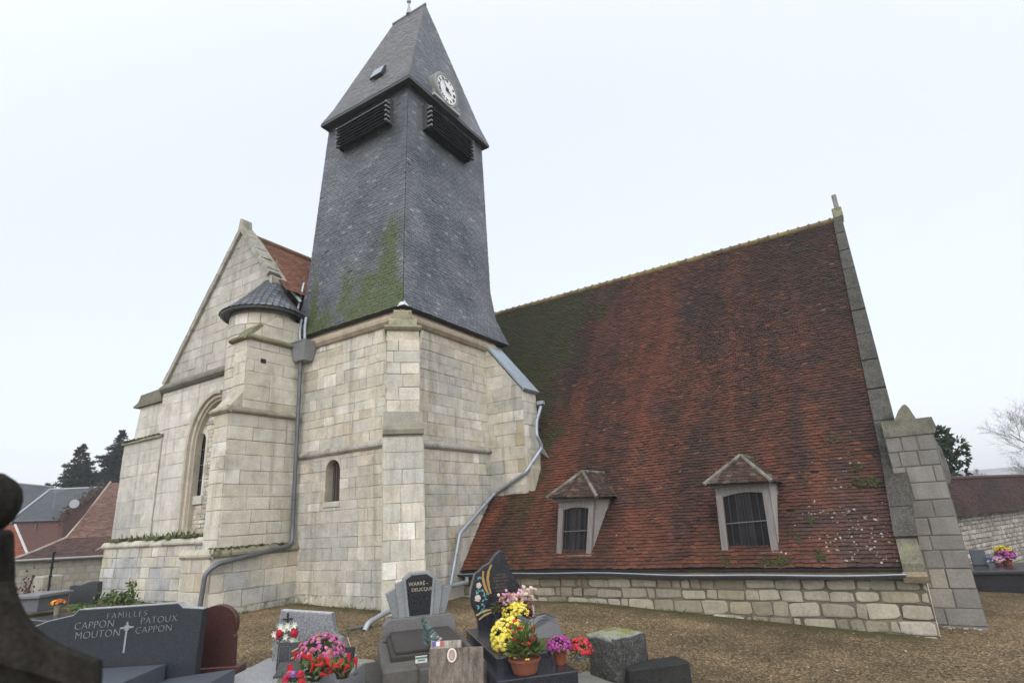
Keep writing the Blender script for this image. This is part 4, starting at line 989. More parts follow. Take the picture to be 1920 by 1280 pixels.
# turret buttress
tb = MB(); BXr, F0, F1 = -15.71, 9.55, 9.95
kb = dict(rows=(.33, .46), lens=(.5, 1.2), tint=lambda P, c: mixc(warm(P, c), (.57, .54, .46), .4), joint=.012, moss=lambda P: .02)
masonry(tb, (0, F0, 0), X, Z, -Y, [(-16.42, -.5), (BXr, -.5), (BXr, 3.45), (-16.42, 3.45)], **kb)
rl = [-.5 + .42 * k for k in range(1, 10)]
masonry(tb, (BXr, 0, 0), Y, Z, X, [(F0, -.5), (YF, -.5), (YF, 3.45), (F0, 3.45)], **kb)
masonry(tb, (0, F1, 0), X, Z, -Y, [(-16.3, 3.45), (BXr, 3.45), (BXr, 5.78), (-16.3, 5.78)], **kb)
masonry(tb, (BXr, 0, 0), Y, Z, X, [(F1, 3.45), (YF, 3.45), (YF, 6.7), (F1 + .9, 6.7), (F1, 5.78)], **kb)
tb.bx(-16.41, BXr - .005, F0 + .005, YF, -2.6, 3.45, (.4, .36, .29)); tb.bx(-16.29, BXr - .005, F1 + .005, YF, 3.4, 5.78, (.4, .36, .29))
for sg, yy in ((1, 10.45),): tb.bx(BXr - .02, BXr + .03, 10.42, 10.6, 5.06, 5.2, (.03, .028, .025))
tb.build('turret_buttress', M['stone'], church)
tm = MB()
tm.prism([(-16.52, F0 - .08, 3.40), (-16.52, F0 - .12, 3.52), (-16.52, F0 + .02, 3.62), (-16.52, F1 + .05, 4.15), (-16.52, F1 + .3, 4.15), (-16.52, F1 + .3, 3.40)], (BXr + 16.52 - .01, 0, 0), (.42, .39, .32), .12)
band(tm, (BXr, F0 - .1, 0), (BXr, YF, 0), X, 3.38, 3.62, .13, (.30, .28, .21), seg=.8, moss=.2)
band(tm, (-16.55, F0, 0), (BXr + .12, F0, 0), -Y, 3.38, 3.62, .13, (.30, .28, .21), seg=.5, moss=.25)
tm.build('buttress_moulding', M['darkstone'], church); tm = MB()
band(tm, (-16.55, F1, 0), (BXr + .12, F1, 0), -Y, 5.72, 5.95, .15, (.20, .19, .115), seg=.5, moss=.35)
band(tm, (BXr, F1 - .14, 0), (BXr, YF, 0), X, 5.72, 5.95, .15, (.20, .19, .115), seg=.7, moss=.3)
tm.prism([(-16.35, F1 + .05, 5.93), (-16.35, F1 + .12, 6.1), (-16.35, F1 + .35, 6.32), (-16.35, YF, 6.36), (-16.35, YF, 5.93)], (BXr + 16.35, 0, 0), (.19, .18, .115), .32)
tm.build('buttress_cap', M['darkstone'], church)
tp = MB()
kp2 = dict(kp, rows=(.36, .52), lens=(.4, .9), tint=lambda P, c: mixc(mixc(c, (.50, .44, .33), .4), (.36, .37, .37), .8 * cl(fz((P.x, P.y, P.z), .6, 5) * 2.2 + .1)))
masonry(tp, (0, 9.28, 0), X, Z, -Y, [(-16.9, -2.7), (-15.5, -2.7), (-15.5, -.58), (-16.9, -.58)], **kp2)
masonry(tp, (-15.5, 0, 0), Y, Z, X, [(9.28, -2.7), (YF, -2.7), (YF, -.58), (9.28, -.58)], **kp2)
tp.bx(-16.89, -15.51, 9.29, YF, -2.7, -.5, (.42, .39, .33))
masonry(tp, (-16.9, 0, 0), -Y, Z, -X, [(-PY, -2.7), (-9.28, -2.7), (-9.28, -.5), (-PY, -.5)], **kp2)
band(tp, (-16.95, 9.28, 0), (-15.42, 9.28, 0), -Y, -.62, -.36, .09, (.46, .43, .34), seg=.5, moss=.2)
band(tp, (-15.5, 9.2, 0), (-15.5, YF, 0), X, -.62, -.36, .09, (.22, .21, .15), seg=.8, moss=.33)
tp.build('buttress_plinth', M['stone'], church)

# ------------------------------------------------------------------ rainwater pipes
hp = MB()
hx = -15.36; hy = 11.72
for (z0_, z1_, w0, w1) in ((5.30, 5.92, .22, .44),):
    hp.mesh([(hx - w0, hy - .16, z0_), (hx + w0, hy - .16, z0_), (hx + w0, hy + .2, z0_), (hx - w0, hy + .2, z0_), (hx - w1, hy - .26, z1_), (hx + w1, hy - .26, z1_), (hx + w1, hy + .26, z1_), (hx - w1, hy + .26, z1_)],
            [(3, 2, 1, 0), (0, 1, 5, 4), (1, 2, 6, 5), (2, 3, 7, 6), (3, 0, 4, 7)], (.30, .32, .34))
hp.box((hx - .46, hy - .28, 5.90), (.92, 0, 0), (0, .04, 0), (0, 0, .04), (.27, .29, .31))
hopper = hp.build('rain_hopper', M['zinc'], church)
def pipe(path, r_, name, m, col, parent, coll=True, join=1.1):
    p = MB(); p.tube(path, r_, 12, col)
    if coll:
        for a, b in zip(path, path[1:]):
            a, b = Vector(a), Vector(b); L_ = (b - a).length; k = .5
            while k < L_:
                q = a + (b - a) * (k / L_); dd = (b - a).normalized(); p.tube([q - dd * .03, q + dd * .03], r_ * 1.16, 12, tuple(x * .85 for x in col)); k += join
    return p.build(name, m, parent, smooth=False)
def bend(pts, r=.12, n=4):
    o = [Vector(pts[0])]
    for a, b, c in zip(pts, pts[1:], pts[2:]):
        a, b, c = Vector(a), Vector(b), Vector(c); r1 = min(r, (b - a).length * .4, (c - b).length * .4)
        p, q = b + (a - b).normalized() * r1, b + (c - b).normalized() * r1
        for k in range(n + 1):
            t_ = k / n; o.append((p * (1 - t_) + b * t_) * (1 - t_) + (b * (1 - t_) + q * t_) * t_)
    return o + [Vector(pts[-1])]
pipe(bend([(hx - .1, hy, 5.4), (-15.56, 11.82, .0), (-15.42, 11.72, -.42), (-15.34, 9.35, -.74), (-15.45, 9.12, -.95), (-15.52, 9.10, -1.75), (-15.55, 9.1, -2.2)], .2), .062, 'downpipe', M['zinc'], (.14, .15, .165), church, join=2.0)
for dx, x0_ in ((0, -15.62), (.17, -15.40)): pipe(bend([(x0_ - .08 + dx * .1, 11.85, 6.88), (x0_ - .05 + dx * .2, 11.78, 6.5), (x0_ + .1 + dx * .1, 11.72, 5.8)], .15), .052, 'downpipe', M['zinc'], (.32, .36, .40), church, False)
k9 = .9655
def kp_(x, y, z): return (x * k9, y * k9, z * k9)
pth = [at(1014, 762, 0, -9.5), at(1006, 790, 0, -9.52), at(1006, 815, 0, -9.40), at(1017, 838, 0, -9.35), at(985, 886, 1, 16.18), at(926, 926, 1, 16.2), at(862, 1000, 0, -10.98), at(845, 1095, 0, -10.96)]
pipe(bend(pth, .12), .058, 'downpipe', M['zinc'], (.34, .38, .43), church, join=1.6)
q_ = MB(); a = at(1014, 758, 0, -9.5); q_.bbox(a.x - .12, a.x + .12, a.y - .1, a.y + .1, a.z - .02, a.z + .12, .02, (.33, .37, .41)); q_.build('rain_hopper', M['zinc'], church)
e0 = at(868, 1080, 1, 14.36)
g0 = at(845, 1098, 0, -10.96); g1 = at(690, 1168, 2, gz(-10.6, 11) + .12); gm = at(760, 1130, 2, -1.9)
pipe(bend([(e0.x + .15, 14.36, -1.6), (e0.x + .15, 14.36, -1.75), g0, g0.lerp(g1, .85) + Z * .05, g1, g1 + (g1 - g0).normalized() * .12 - Z * .12], .15), .06, 'downpipe', M['zinc'], (.36, .385, .40), church, join=1.4)
dr_ = MB(); d0 = at(690, 1172, 2, gz(-10.7, 10.8) + .02); dv = (at(648, 1180, 2, gz(-11, 10.5) + .02) - d0)
dr_.box(d0, dv, Vector((-dv.y, dv.x, 0)).normalized() * .16, Z * .03, (.12, .115, .11)); tag(dr_.build('drain_cover', M['darkstone'], None), 'dark slab drain channel on the gravel below the zinc downpipe outlet', 'drain')
fl = MB(); a = at(1012, 830, 0, -9.5); b = at(1028, 858, 0, -9.3); c = at(1010, 845, 0, -9.6)
fl.prism([a, b, c], (0, .05, 0), (.35, .38, .40)); fl.build('roof_flashing', M['zinc'], church)
# ------------------------------------------------------------------ surroundings
HA = Vector((CR.x, CR.y, 0)).normalized(); HB = Vector((-HA.y, HA.x, 0))   # to the right / away
def brickmat(name, c1, c2, mort, w_, h_):
    m = mat(name, .9, 4, .2, .1, 40); t = m.node_tree; N = t.nodes; L = t.links; b = [n for n in N if n.type == 'BSDF_PRINCIPLED'][0]
    tcn = N.new('ShaderNodeTexCoord'); sp = N.new('ShaderNodeSeparateXYZ'); L.new(tcn.outputs['Object'], sp.inputs[0])
    ad = N.new('ShaderNodeMath'); ad.operation = 'ADD'; L.new(sp.outputs[0], ad.inputs[0]); L.new(sp.outputs[1], ad.inputs[1])
    cb = N.new('ShaderNodeCombineXYZ'); L.new(ad.outputs[0], cb.inputs[0]); L.new(sp.outputs[2], cb.inputs[1])
    br = N.new('ShaderNodeTexBrick'); br.inputs['Scale'].default_value = 1; br.inputs['Brick Width'].default_value = w_; br.inputs['Row Height'].default_value = h_; br.inputs['Mortar Size'].default_value = h_ * .12
    br.inputs['Color1'].default_value = (*c1, 1); br.inputs['Color2'].default_value = (*c2, 1); br.inputs['Mortar'].default_value = (*mort, 1); L.new(cb.outputs[0], br.inputs['Vector'])
    old = b.inputs['Base Color'].links[0].from_socket
    mx = N.new('ShaderNodeMix'); mx.data_type = 'RGBA'; mx.blend_type = 'MULTIPLY'; mx.inputs[0].default_value = 1; L.new(br.outputs[0], mx.inputs[6]); L.new(old, mx.inputs[7]); L.new(mx.outputs[2], b.inputs['Base Color'])
    return m
M['brick'] = brickmat('red_brick', (.13, .045, .035), (.095, .032, .027), (.13, .10, .085), .24, .075)
M['block'] = brickmat('rendered_block', (.24, .225, .185), (.21, .195, .16), (.18, .165, .135), .55, .28)
def slope_roof(mb, e0, e1, r0, r1, col, expo=.16, tw=.22, th=.02):
    tiles(mb, [e0, r0], [e1, r1], tw, expo, th, col, jit=.3, lift=.4, base=tuple(x * .4 for x in col(Vector(e0), 0, 0)[:3]))
gz_b = -2.3
# barn with a long tiled roof, its back wall closing the churchyard on the left
e0 = pd(30, 1048, 24); e1 = e0 + HA * 7.5 + Z * -.05; zb = e0.z
barn = empty('tile_roofed_barn', (e0.x, e0.y, gz_b), 'low barn with swept brown tile roof and grey rendered back wall', 'barn')
w_ = MB(); w_.prism([Vector((e0.x, e0.y, gz_b)), Vector((e1.x, e1.y, gz_b)), e1, e0], HB * 6, (1, 1, 1)); w_.build('wall', M['block'], barn)
for px in (92, 152, 190):
    p = MB(); q = pd(px, 1120, 23.8); p.box(Vector((q.x, q.y, gz_b)), HA * .22, HB * .25, Z * 1.45, (.25, .235, .2)); p.build('pier', M['stucco'], barn)
rb = MB()
k0 = e0 + HB * 1.9 + Z * .72 + HA * .55; k1 = e1 + HB * 1.9 + Z * .72
q0 = pd(207, 905, 31); q1 = q0 + HA * 4
bc = lambda P, u, v: mixc((.05, .032, .028), (.11, .062, .05), cl(rnd.random() * .8 + .4 * fz(P, .5)))
bc2 = lambda P, u, v: mixc((.11, .062, .05), (.19, .115, .09), cl(rnd.random() * .8 + .3 * fz(P, .5)))
slope_roof(rb, e0 - HB * .2 - Z * .07, e1 - HB * .2 - Z * .07, k0, k1, bc, .12, .18)
slope_roof(rb, k0 - Z * .0, k1 - Z * .0, q0, Vector((k1.x, k1.y, k1.z)) + (q0 - k0), bc2, .13, .18)
rb.build('roof', M['tile'], barn)
vg = MB(); vg.tube([e0 - HB * .2, e0 + HB * .6 + Z * .25 + HA * .2, k0 + Z * .04, k0.lerp(q0, .4) - Z * .08, q0 + Z * .05], .06, 6, (.34, .29, .24)); vg.build('verge', M['concrete'], barn)
gg = MB(); gg.tube([e0 - HB * .25 - Z * .06, e1 - HB * .25 - Z * .06], .055, 8, (.22, .22, .21)); gg.build('gutter', M['zinc'], barn)
vf = MB(); vf.tube([pd(157, 1046, 23.9), pd(197, 1022, 25)], .04, 6, (.33, .34, .36)); vf.build('lead_flashing', M['zinc'], barn)
# brick house with a slate roof
DB = 45
E0, E1 = pd(22, 976, DB), pd(112, 973, DB); RR0, RR1 = pd(95, 917, DB + 5), pd(192, 913, DB + 5)
bh = empty('brick_house', (E0.x, E0.y, -2.6), 'red brick house with grey slate roof and stepped brick gable beyond the churchyard wall', 'house')
w_ = MB(); b0, b1 = Vector((E0.x, E0.y, -2.6)), Vector((E1.x, E1.y, -2.6))
w_.prism([b0, b1, E1, E0], HB * 9, (1, 1, 1))
gpts = [E1, E1 + (RR1 - E1) * .99, RR1 + HB * 5 - Z * (RR1.z - E1.z) * .95, Vector((RR1.x, RR1.y, -2.6)) + HB * 5, b1]
w_.prism(gpts, HA * .35, (.8, .8, .8))
for k in range(7):
    t_ = k / 7; p = E1.lerp(RR1, t_); w_.box(p - Z * .1, HA * .35, (RR1 - E1) * (1 / 7) - Z * (RR1 - E1).z / 7, Z * .48, (.75, .75, .75))
w_.build('wall', M['brick'], bh)
sc = lambda P, u, v: mixc((.030, .034, .040), (.052, .057, .065), cl(rnd.random() * .7 + .5 * fz((P.x * 2, P.y * 2, P.z * .3), .5)))
r_ = MB(); slope_roof(r_, E0 - HB * .15, E1 - HB * .15, RR0, RR1, sc, .2, .3, .012); r_.build('roof', M['slate'], bh)
f_ = MB(); f_.tube([RR0, RR1], .07, 6, (.42, .45, .48)); f_.tube([E0 - HB * .15 + Z * .05, RR0 + Z * .05], .07, 6, (.45, .48, .5)); f_.tube([E0 - HB * .2 - Z * .06, E1 - HB * .2 - Z * .06], .06, 6, (.12, .13, .15)); f_.build('zinc_edging', M['zinc'], bh)
pp = MB(); pp.tube([pd(68, 982, DB - .2), pd(58, 1040, DB - .2)], .06, 8, (.22, .26, .30)); pp.build('downpipe', M['zinc'], bh)
iv = MB()
for _ in range(420):
    t_ = rnd.random(); p = E1.lerp(RR1, t_) + Vector((0, 0, rnd.gauss(0.1, .28))) + HA * rnd.gauss(.1, .2) - HB * .3
    iv.leaf(p, (rnd.gauss(0, .16), rnd.gauss(0, .16), rnd.gauss(0, .16)), .06, mixc((.035, .04, .02), (.11, .08, .05), rnd.random()))
iv.build('ivy', M['leaf'], bh)
ds = MB(); c_ = pd(139, 944, DB - .6); nrm = (HA * .75 - HB * .6).normalized(); ds.lathe(c_, [(.05, -.10), (.2, -.05), (.33, .04)], 18, (.40, .42, .45), 0, nrm); ds.tube([c_, c_ - HA * .5 + HB * .3 - Z * .3], .03, 6, (.3, .3, .3)); tag(ds.build('satellite_dish', M['paint'], None), 'pale satellite dish fixed to the ivy covered brick gable', 'satellite dish')
an = MB(); c_ = pd(101, 940, DB + 1.5); an.tube([c_ - Z * 1.2, c_ + Z * 1.1], .025, 5, (.2, .2, .2))
for k in range(5): an.tube([c_ + Z * (1.0 - k * .07) - HA * .45 + HB * (k * .3 - .6), c_ + Z * 1.0 + HA * .45 + HB * (k * .3 - .6)], .018, 4, (.25, .25, .25))
tag(an.build('tv_antenna', M['iron'], None), 'thin tv aerial standing on the slate roof of the brick house', 'aerial')
# bigger slate house on the far left
D2 = 50
A0, A1, A2, A3 = pd(-130, 985, D2), pd(23, 978, D2), pd(100, 913, D2 + 6), pd(-60, 897, D2 + 6)
sh2 = empty('slate_house', (A1.x, A1.y, -2.6), 'house with a plain dark slate roof, half hidden by the mossy ball finial', 'house')
r_ = MB(); slope_roof(r_, A0, A1, A3, A2, sc, .22, .3, .012); r_.build('roof', M['slate'], sh2)
w_ = MB(); w_.prism([Vector((A0.x, A0.y, -2.6)), Vector((A1.x, A1.y, -2.6)), A1 - Z * .1, A0 - Z * .1], HB * 8, (.9, .9, .9)); w_.build('wall', M['brick'], sh2)
rc = MB(); rc.tube([A3, A2], .1, 6, (.2, .21, .23)); rc.build('ridge_capping', M['zinc'], sh2)
# small orange tiled outbuilding
o0, o1, o2, o3 = pd(-20, 1046, 34), pd(52, 1042, 34), pd(28, 985, 37), pd(-20, 982, 37)
ob = empty('outbuilding', (o1.x, o1.y, -2.5), 'small outbuilding with bright orange pantile roof behind the mossy ball finial', 'outbuilding')
r_ = MB(); tiles(r_, [o0, o3], [o1, o2], .25, .3, .05, lambda P, u, v: mixc((.16, .05, .03), (.24, .08, .045), rnd.random()), jit=.1, base=(.1, .04, .03)); r_.build('roof', M['tile'], ob)
w_ = MB(); w_.prism([Vector((o0.x, o0.y, -2.5)), Vector((o1.x, o1.y, -2.5)), o1, o0], HB * 4, (.9, .9, .9)); w_.build('wall', M['brick'], ob)
f_ = MB(); f_.tube([o1 + Z * .05, o2 + Z * .05], .07, 6, (.42, .43, .42)); f_.build('verge', M['concrete'], ob)

# cemetery wall on the right with its steep tile coping
c0 = at(1700, 899, 2, .42); c1 = at(1920, 891, 2, .42); ud = Vector((c1.x - c0.x, c1.y - c0.y, 0)).normalized(); nd = Vector((ud.y, -ud.x, 0)); c1 = c0 + ud * 16; c0 = c0 - ud * 1.0
cw = empty('cemetery_wall', (c1.x, c1.y, -3.3), 'old rubble stone cemetery wall under a steep dark red tile coping', 'wall')
w_ = MB(); Lw = (c1 - c0).length; o_ = Vector((c0.x, c0.y, 0)) + nd * .1
masonry(w_, o_, ud, Z, nd, [(0, -3.6), (Lw, -3.6), (Lw, -.88), (0, -.88)], rows=(.11, .2), lens=(.12, .42), joint=.04, bev=.025, jit=.02, mort=(.17, .15, .13), pal=[((.34, .32, .28), 3), ((.42, .40, .36), 2), ((.26, .24, .21), 2)])
w_.box(o_ - nd * .6 - Z * 3.6, ud * Lw, nd * .595, Z * 2.9, (.3, .28, .25)); w_.build('wall_body', M['stone'], cw)
r_ = MB(); t0 = o_ + nd * .28 - Z * .93; t1 = Vector((c0.x, c0.y, .42)) - nd * .25
cwt = lambda P, u, v: mixc((.028, .019, .019), (.065, .034, .030), cl(rnd.random() * .8 + .4 * fz(P, .6)))
tiles(r_, [t0, t1], [t0 + ud * Lw, t1 + ud * Lw], .17, .10, .018, cwt, jit=.5, lift=.5, base=(.03, .02, .02))
t2 = t1 - nd * .75 - Z * 1.3; tiles(r_, [t2 + ud * Lw, t1 + ud * Lw], [t2, t1], .3, .2, .018, cwt, jit=.5, lift=.5, base=(.03, .02, .02))
r_.tube([t1, t1 + ud * Lw], .08, 8, (.07, .045, .04)); r_.build('tile_coping', M['tile'], cw)

# ---- trees
def conifer(name, base, H, R, label, n=34, dense=1., seed=1, droop=.25, dark=1.):
    rg_ = random.Random(seed); o = empty(name, base, label, 'tree')
    b = Vector(base); tk = MB(); tk.tube([b, b + Z * H * .5, b + Z * H], [H * .018, H * .011, .012], 7, (.06, .05, .04)); tk.build('trunk', M['bark'], o)
    cr_ = MB()
    for i in range(n):
        t_ = (i + .5) / n; h = H * (.10 + .90 * t_); rad = R * (1 - t_) ** .8 * rg_.uniform(.55, 1.15) + .12
        m = int(5 + 5 * (1 - t_))
        for j in range(m):
            a = rg_.uniform(0, 6.283); l = rad * rg_.uniform(.6, 1.1); dr_ = Vector((math.cos(a), math.sin(a), 0)); p0 = b + Z * h
            nn = max(3, int(l / .22))
            for k in range(nn):
                f = (k + 1) / nn; p = p0 + dr_ * (l * f) + Z * (-droop * l * f * (1 - .55 * f) + rg_.gauss(0, .05))
                for _ in range(int(3 * dense)):
                    d = (dr_ * .5 + Vector((rg_.gauss(0, .6), rg_.gauss(0, .6), rg_.gauss(-.15, .35)))).normalized() * rg_.uniform(.22, .48) * (1 if t_ < .85 else .6)
                    sh_ = rg_.random(); c = mixc((.012, .022, .012), (.04, .062, .03), sh_); c = tuple(x * dark for x in c)
                    cr_.leaf(p, d, .045, c, (rg_.gauss(0, 1), rg_.gauss(0, 1), rg_.gauss(0, 1)))
    cr_.build('crown', M['leaf'], o)
def gb(px, py, d): p = pd(px, py, d); return (p.x, p.y, -2.4)
g_ = gb(130, 1000, 58); conifer('fir_tree', g_, pd(133, 826, 58).z + 2.4, 5.2, 'slender dark fir with a thin pointed top behind the slate roof', 50, 9, 3, .25, .5)
g_ = gb(203, 1000, 62); conifer('spruce_tree', g_, pd(203, 797, 62).z + 2.4, 6.4, 'broad dense dark spruce with a rounded top close beside the stone buttress', 56, 10, 5, .2, .45)
# dark evergreen bush behind the cemetery wall
def bush(name, c_, rx, rz_, n, label, c1_, c2_, ls=.2, seed=2, cat='shrub', trunk=True):
    rg_ = random.Random(seed); o = empty(name, (c_.x, c_.y, -2.6), label, cat); mb = MB()
    cl_ = [(Vector((rg_.gauss(0, .45) * rx, rg_.gauss(0, .45) * rx, rg_.uniform(-.9, .95) * rz_)), rg_.uniform(.25, .5)) for _ in range(26)]
    for _ in range(n):
        k, s_ = rg_.choice(cl_); d = Vector((rg_.gauss(0, 1), rg_.gauss(0, 1), rg_.gauss(0, 1))).normalized()
        f = 1 - max(0, k.z / rz_) * .55
        p = c_ + Vector((k.x * f, k.y * f, k.z)) + d * (s_ * rx * rg_.uniform(.5, 1))
        mb.leaf(p, (d + Vector((0, 0, -.2))).normalized() * ls * rg_.uniform(.6, 1.2), ls * .28, mixc(c1_, c2_, rg_.random()), None)
    mb.build('foliage', M['leaf'], o)
    if trunk: s2 = MB(); s2.tube([(c_.x, c_.y, -2.6), (c_.x, c_.y, c_.z)], [.12, .05], 6, (.08, .06, .05)); s2.build('trunk', M['bark'], o)
    return o
bush('evergreen_bush', pd(1768, 868, 30), 1.0, 1.65, 2600, 'dark glossy evergreen bush showing above the tile coping beside the church buttress', (.012, .03, .014), (.045, .085, .04), .26, 4)
# bare birch at the right edge
def bare(base, H, label, seed, lean, thin=1.):
    rg_ = random.Random(seed); o = empty('bare_tree', base, label, 'tree'); tk, br = MB(), MB()
    def grow(p, d, l, r_, lv):
        pts = [p]; n = 4
        for k in range(n):
            d = (d + Vector((rg_.gauss(0, .10), rg_.gauss(0, .10), .05 if lv > 1 else .03))).normalized(); pts.append(pts[-1] + d * l / n)
        mb = tk if lv == 0 else br
        mb.tube(pts, [lerp(r_, r_ * .55, k / n) for k in range(n + 1)], 6 if lv < 2 else 3, mixc((.13, .11, .105), (.24, .21, .20), rg_.random()), 0, False)
        if lv >= 5: return
        m = (7, 5, 5, 4, 4)[lv]
        for k in range(m):
            f = rg_.uniform(.25, 1.0) if lv else rg_.uniform(.3, 1); q = pts[min(n, int(f * n))]
            ax = d.orthogonal().normalized(); ax.rotate(Matrix.Rotation(rg_.uniform(0, 6.28), 3, d)); nd_ = (d + ax * rg_.uniform(.4, .95)).normalized()
            grow(q, nd_, l * rg_.uniform(.5, .72), max(.011 * thin, r_ * .42), lv + 1)
    grow(Vector(base), Vector(lean).normalized(), H * .42, H * .011, 0)
    tk.build('trunk', M['bark'], o); br.build('branches', M['bark'], o)
b_ = pd(2045, 1000, 36); bare((b_.x, b_.y, -2.6), 13.0, 'bare leafless birch with fine purple grey twigs at the right edge', 11, (-.10, -.1, 1), .55)
b_ = pd(1850, 930, 62); bare((b_.x, b_.y, -2.8), 7.5, 'faint leafless tree seen far off through the mist above the tile coping', 21, (.0, 0, 1), 1.)
# distant wooded hillside in the mist
hl = MB()
for (px0, px1, d, hh) in ((1500, 2500, 1500, 52), (-900, 700, 1500, 34)):
    n = 70; top = []
    for k in range(n + 1):
        x = lerp(px0, px1, k / n); p = pd(x, 930, d); top.append(Vector((p.x, p.y, -3 + hh * (.5 + .5 * math.sin(math.pi * k / n)) + 1.6 * fz((k * .35, 1, d), 1) + 1.0 * rnd.random())))
    for a, b in zip(top, top[1:]):
        hl.mesh([(a.x, a.y, -6), (b.x, b.y, -6), b, a, b + HB * 300, a + HB * 300], [(0, 1, 2, 3), (3, 2, 4, 5)], (.045, .06, .03))
tag(hl.build('hills', M['leaf'], None), 'low wooded hills fading into the mist', 'hills', kind='structure')
# the damp air
hz = MB(); hz.bx(-3100, 3100, -500, 3600, -7.4, 24.6); hm = bpy.data.materials.new('mist'); hm.use_nodes = True; nn = hm.node_tree; nn.nodes.clear()
ho = nn.nodes.new('ShaderNodeOutputMaterial'); hv = nn.nodes.new('ShaderNodeVolumePrincipled'); hv.inputs['Density'].default_value = .0010; hv.inputs['Color'].default_value = (.93, .96, 1, 1); nn.links.new(hv.outputs[0], ho.inputs['Volume'])
HAZE = (hz, hm)
# ------------------------------------------------------------------ graves in the foreground
TH = math.radians(47)
def gp(px, py):
    d = ray(px, py); P = d * (-2.1 / d.z)
    for _ in range(12): P = d * (gz(P.x, P.y) / d.z)
    return P
def axes(th): return Vector((math.cos(th), math.sin(th), 0)), Vector((-math.sin(th), math.cos(th), 0))
AX, AY = axes(TH)
def onplane(px, py, P0, n): d = ray(px, py); return d * (P0.dot(n) / d.dot(n))
def toloc(o, th, P): q = P - Vector(o); a, b = axes(th); return Vector((q.dot(a), q.dot(b), q.z))
HB_ = lambda mb, *a, **k: mb.bbox(*a, **k)

# ---- flowers
def heads(mb, c, rx, rz, n, r_, cols, flat=.7, low=-.1, fill=1.):
    c = Vector(c)
    for k in range(n):
        u = rnd.uniform(low, 1); a = rnd.uniform(0, 6.283); w_ = math.sqrt(max(0, 1 - u * u)) * fill
        d = Vector((math.cos(a) * w_, math.sin(a) * w_, u)); q = rnd.uniform(.88, 1.06)
        p = c + Vector((d.x * rx * q, d.y * rx * q, d.z * rz * q)); mb.blob(p, r_ * rnd.uniform(.75, 1.2), shade(rnd.choice(cols), .82, 1.12), 0, flat, .3, (d.x, d.y, d.z + .15))
def greens(mb, c, rx, rz, n, l, c1=(.02, .035, .012), c2=(.07, .11, .03), low=-.6):
    c = Vector(c)
    for _ in range(n):
        u = rnd.uniform(low, .85); a = rnd.uniform(0, 6.283); w_ = math.sqrt(max(0, 1 - u * u)); d = Vector((math.cos(a) * w_, math.sin(a) * w_, u))
        p = c + Vector((d.x * rx, d.y * rx, d.z * rz)) * rnd.uniform(.4, .92); mb.leaf(p, (d + Vector((rnd.gauss(0, .4), rnd.gauss(0, .4), .2))).normalized() * l * rnd.uniform(.6, 1.2), l * .22, mixc(c1, c2, rnd.random()))
def pot(o, r0, r1, h, col, m):
    p = MB(); b = wloc(o); p.lathe(b, [(r0, 0), (r1, h * .8), (r1 * 1.1, h * .8), (r1 * 1.12, h), (r1 * .98, h), (r1 * .9, h * .8)], 18, col); return p.build('pot', m, o)
def mum(P, r_, cols, label, potcol=(.05, .045, .04), ph=.14, n=170, hr=.022, rz=None, m=None, cat='potted flowers', low=-.35, group='potted flowers on the graves', name='potted_chrysanthemum'):
    o = empty(name, P, label, cat, 0, group); rz = rz or r_ * .85; c = Vector(P) + Z * (ph + r_ * .35)
    pot(o, r_ * .38, r_ * .5, ph, potcol, m or M['clay']); g = MB(); greens(g, c, r_ * .95, rz * .9, 160, r_ * .35); g.build('foliage', M['leaf'], o)
    f_ = MB(); heads(f_, c, r_, rz, n, hr, cols, low=low); f_.build('flowers', M['petal'], o); return o

# ---- family tomb of dark grey granite with stepped headstone, bottom left
th = math.radians(33); a1_, b1_ = axes(th)
D0 = pd(365, 1262, 7.2); n0 = -b1_
ft = empty('family_tomb', (D0.x, D0.y, gz(D0.x, D0.y)), 'wide dark blue grey granite family tomb with stepped headstone engraved with family names', 'tomb', th)
def loc(px, py, dy=0.): return toloc(ft.location, th, onplane(px, py, D0 + b1_ * dy, n0))
hs = MB()
ol = [(60, 1176), (90, 1164), (138, 1153), (147, 1143), (240, 1137), (334, 1130.5), (343, 1139), (381, 1141), (371, 1210), (364, 1268), (60, 1330)]
lp = [loc(*p) for p in ol][::-1]
hs.prism(lp, (0, .14, 0), (.020, .024, .030), bev=.01)
hs.build('headstone', M['granite'], ft, local=True)
ed = MB()
for p, q in zip(ol[:7], ol[1:8]):
    P, Q = loc(*p), loc(*q); ed.box(P + Vector((0, .008, -.004)), Q - P, Vector((0, .125, 0)), Vector((0, 0, .010)), (.34, .36, .38))
ed.build('polished_edge', M['greygranite'], ft, local=True)
le = MB(); LC = (.27, .275, .28)
for s, px, py, sz, sp_ in (('FAMILLES', 238, 1152, .105, 1.25), ('CAPPON', 177, 1171, .125, 1.05), ('MOUTON', 183, 1188.5, .125, 1.05), ('PATOUX', 298, 1161, .115, 1.05), ('CAPPON', 288, 1179, .115, 1.05)):
    p = loc(px, py); l_, r2 = loc(px - 30, py + 2.6), loc(px + 30, py - 2.6)
    text_into(le, s, sz, p + Vector((0, -.006, 0)), (r2 - l_), Z - X * .10, .003, LC, .12, sp_, -.0035)
le.build('engraved_names', M['letter'], ft, local=True)
cr_ = MB()
P, Q = loc(240, 1165), loc(232, 1223); dq = Q - P; dx = Vector((1, 0, .04))
cr_.box(P - X * .011 + Vector((0, -.008, 0)), dq, X * .022, Y * .006, LC)
for k, w_, t_ in ((.16, .06, .018), (.21, .17, .02), (.27, .055, .018)):
    c_ = P + dq * k; cr_.box(c_ - dx * (w_ / 1) * .5 * 1.0 + Vector((0, -.010, 0)), dx * w_, Z * t_, Y * .006, LC)
cr_.build('engraved_cross', M['letter'], ft, local=True)
sb = MB(); zt = loc(316, 1242).z
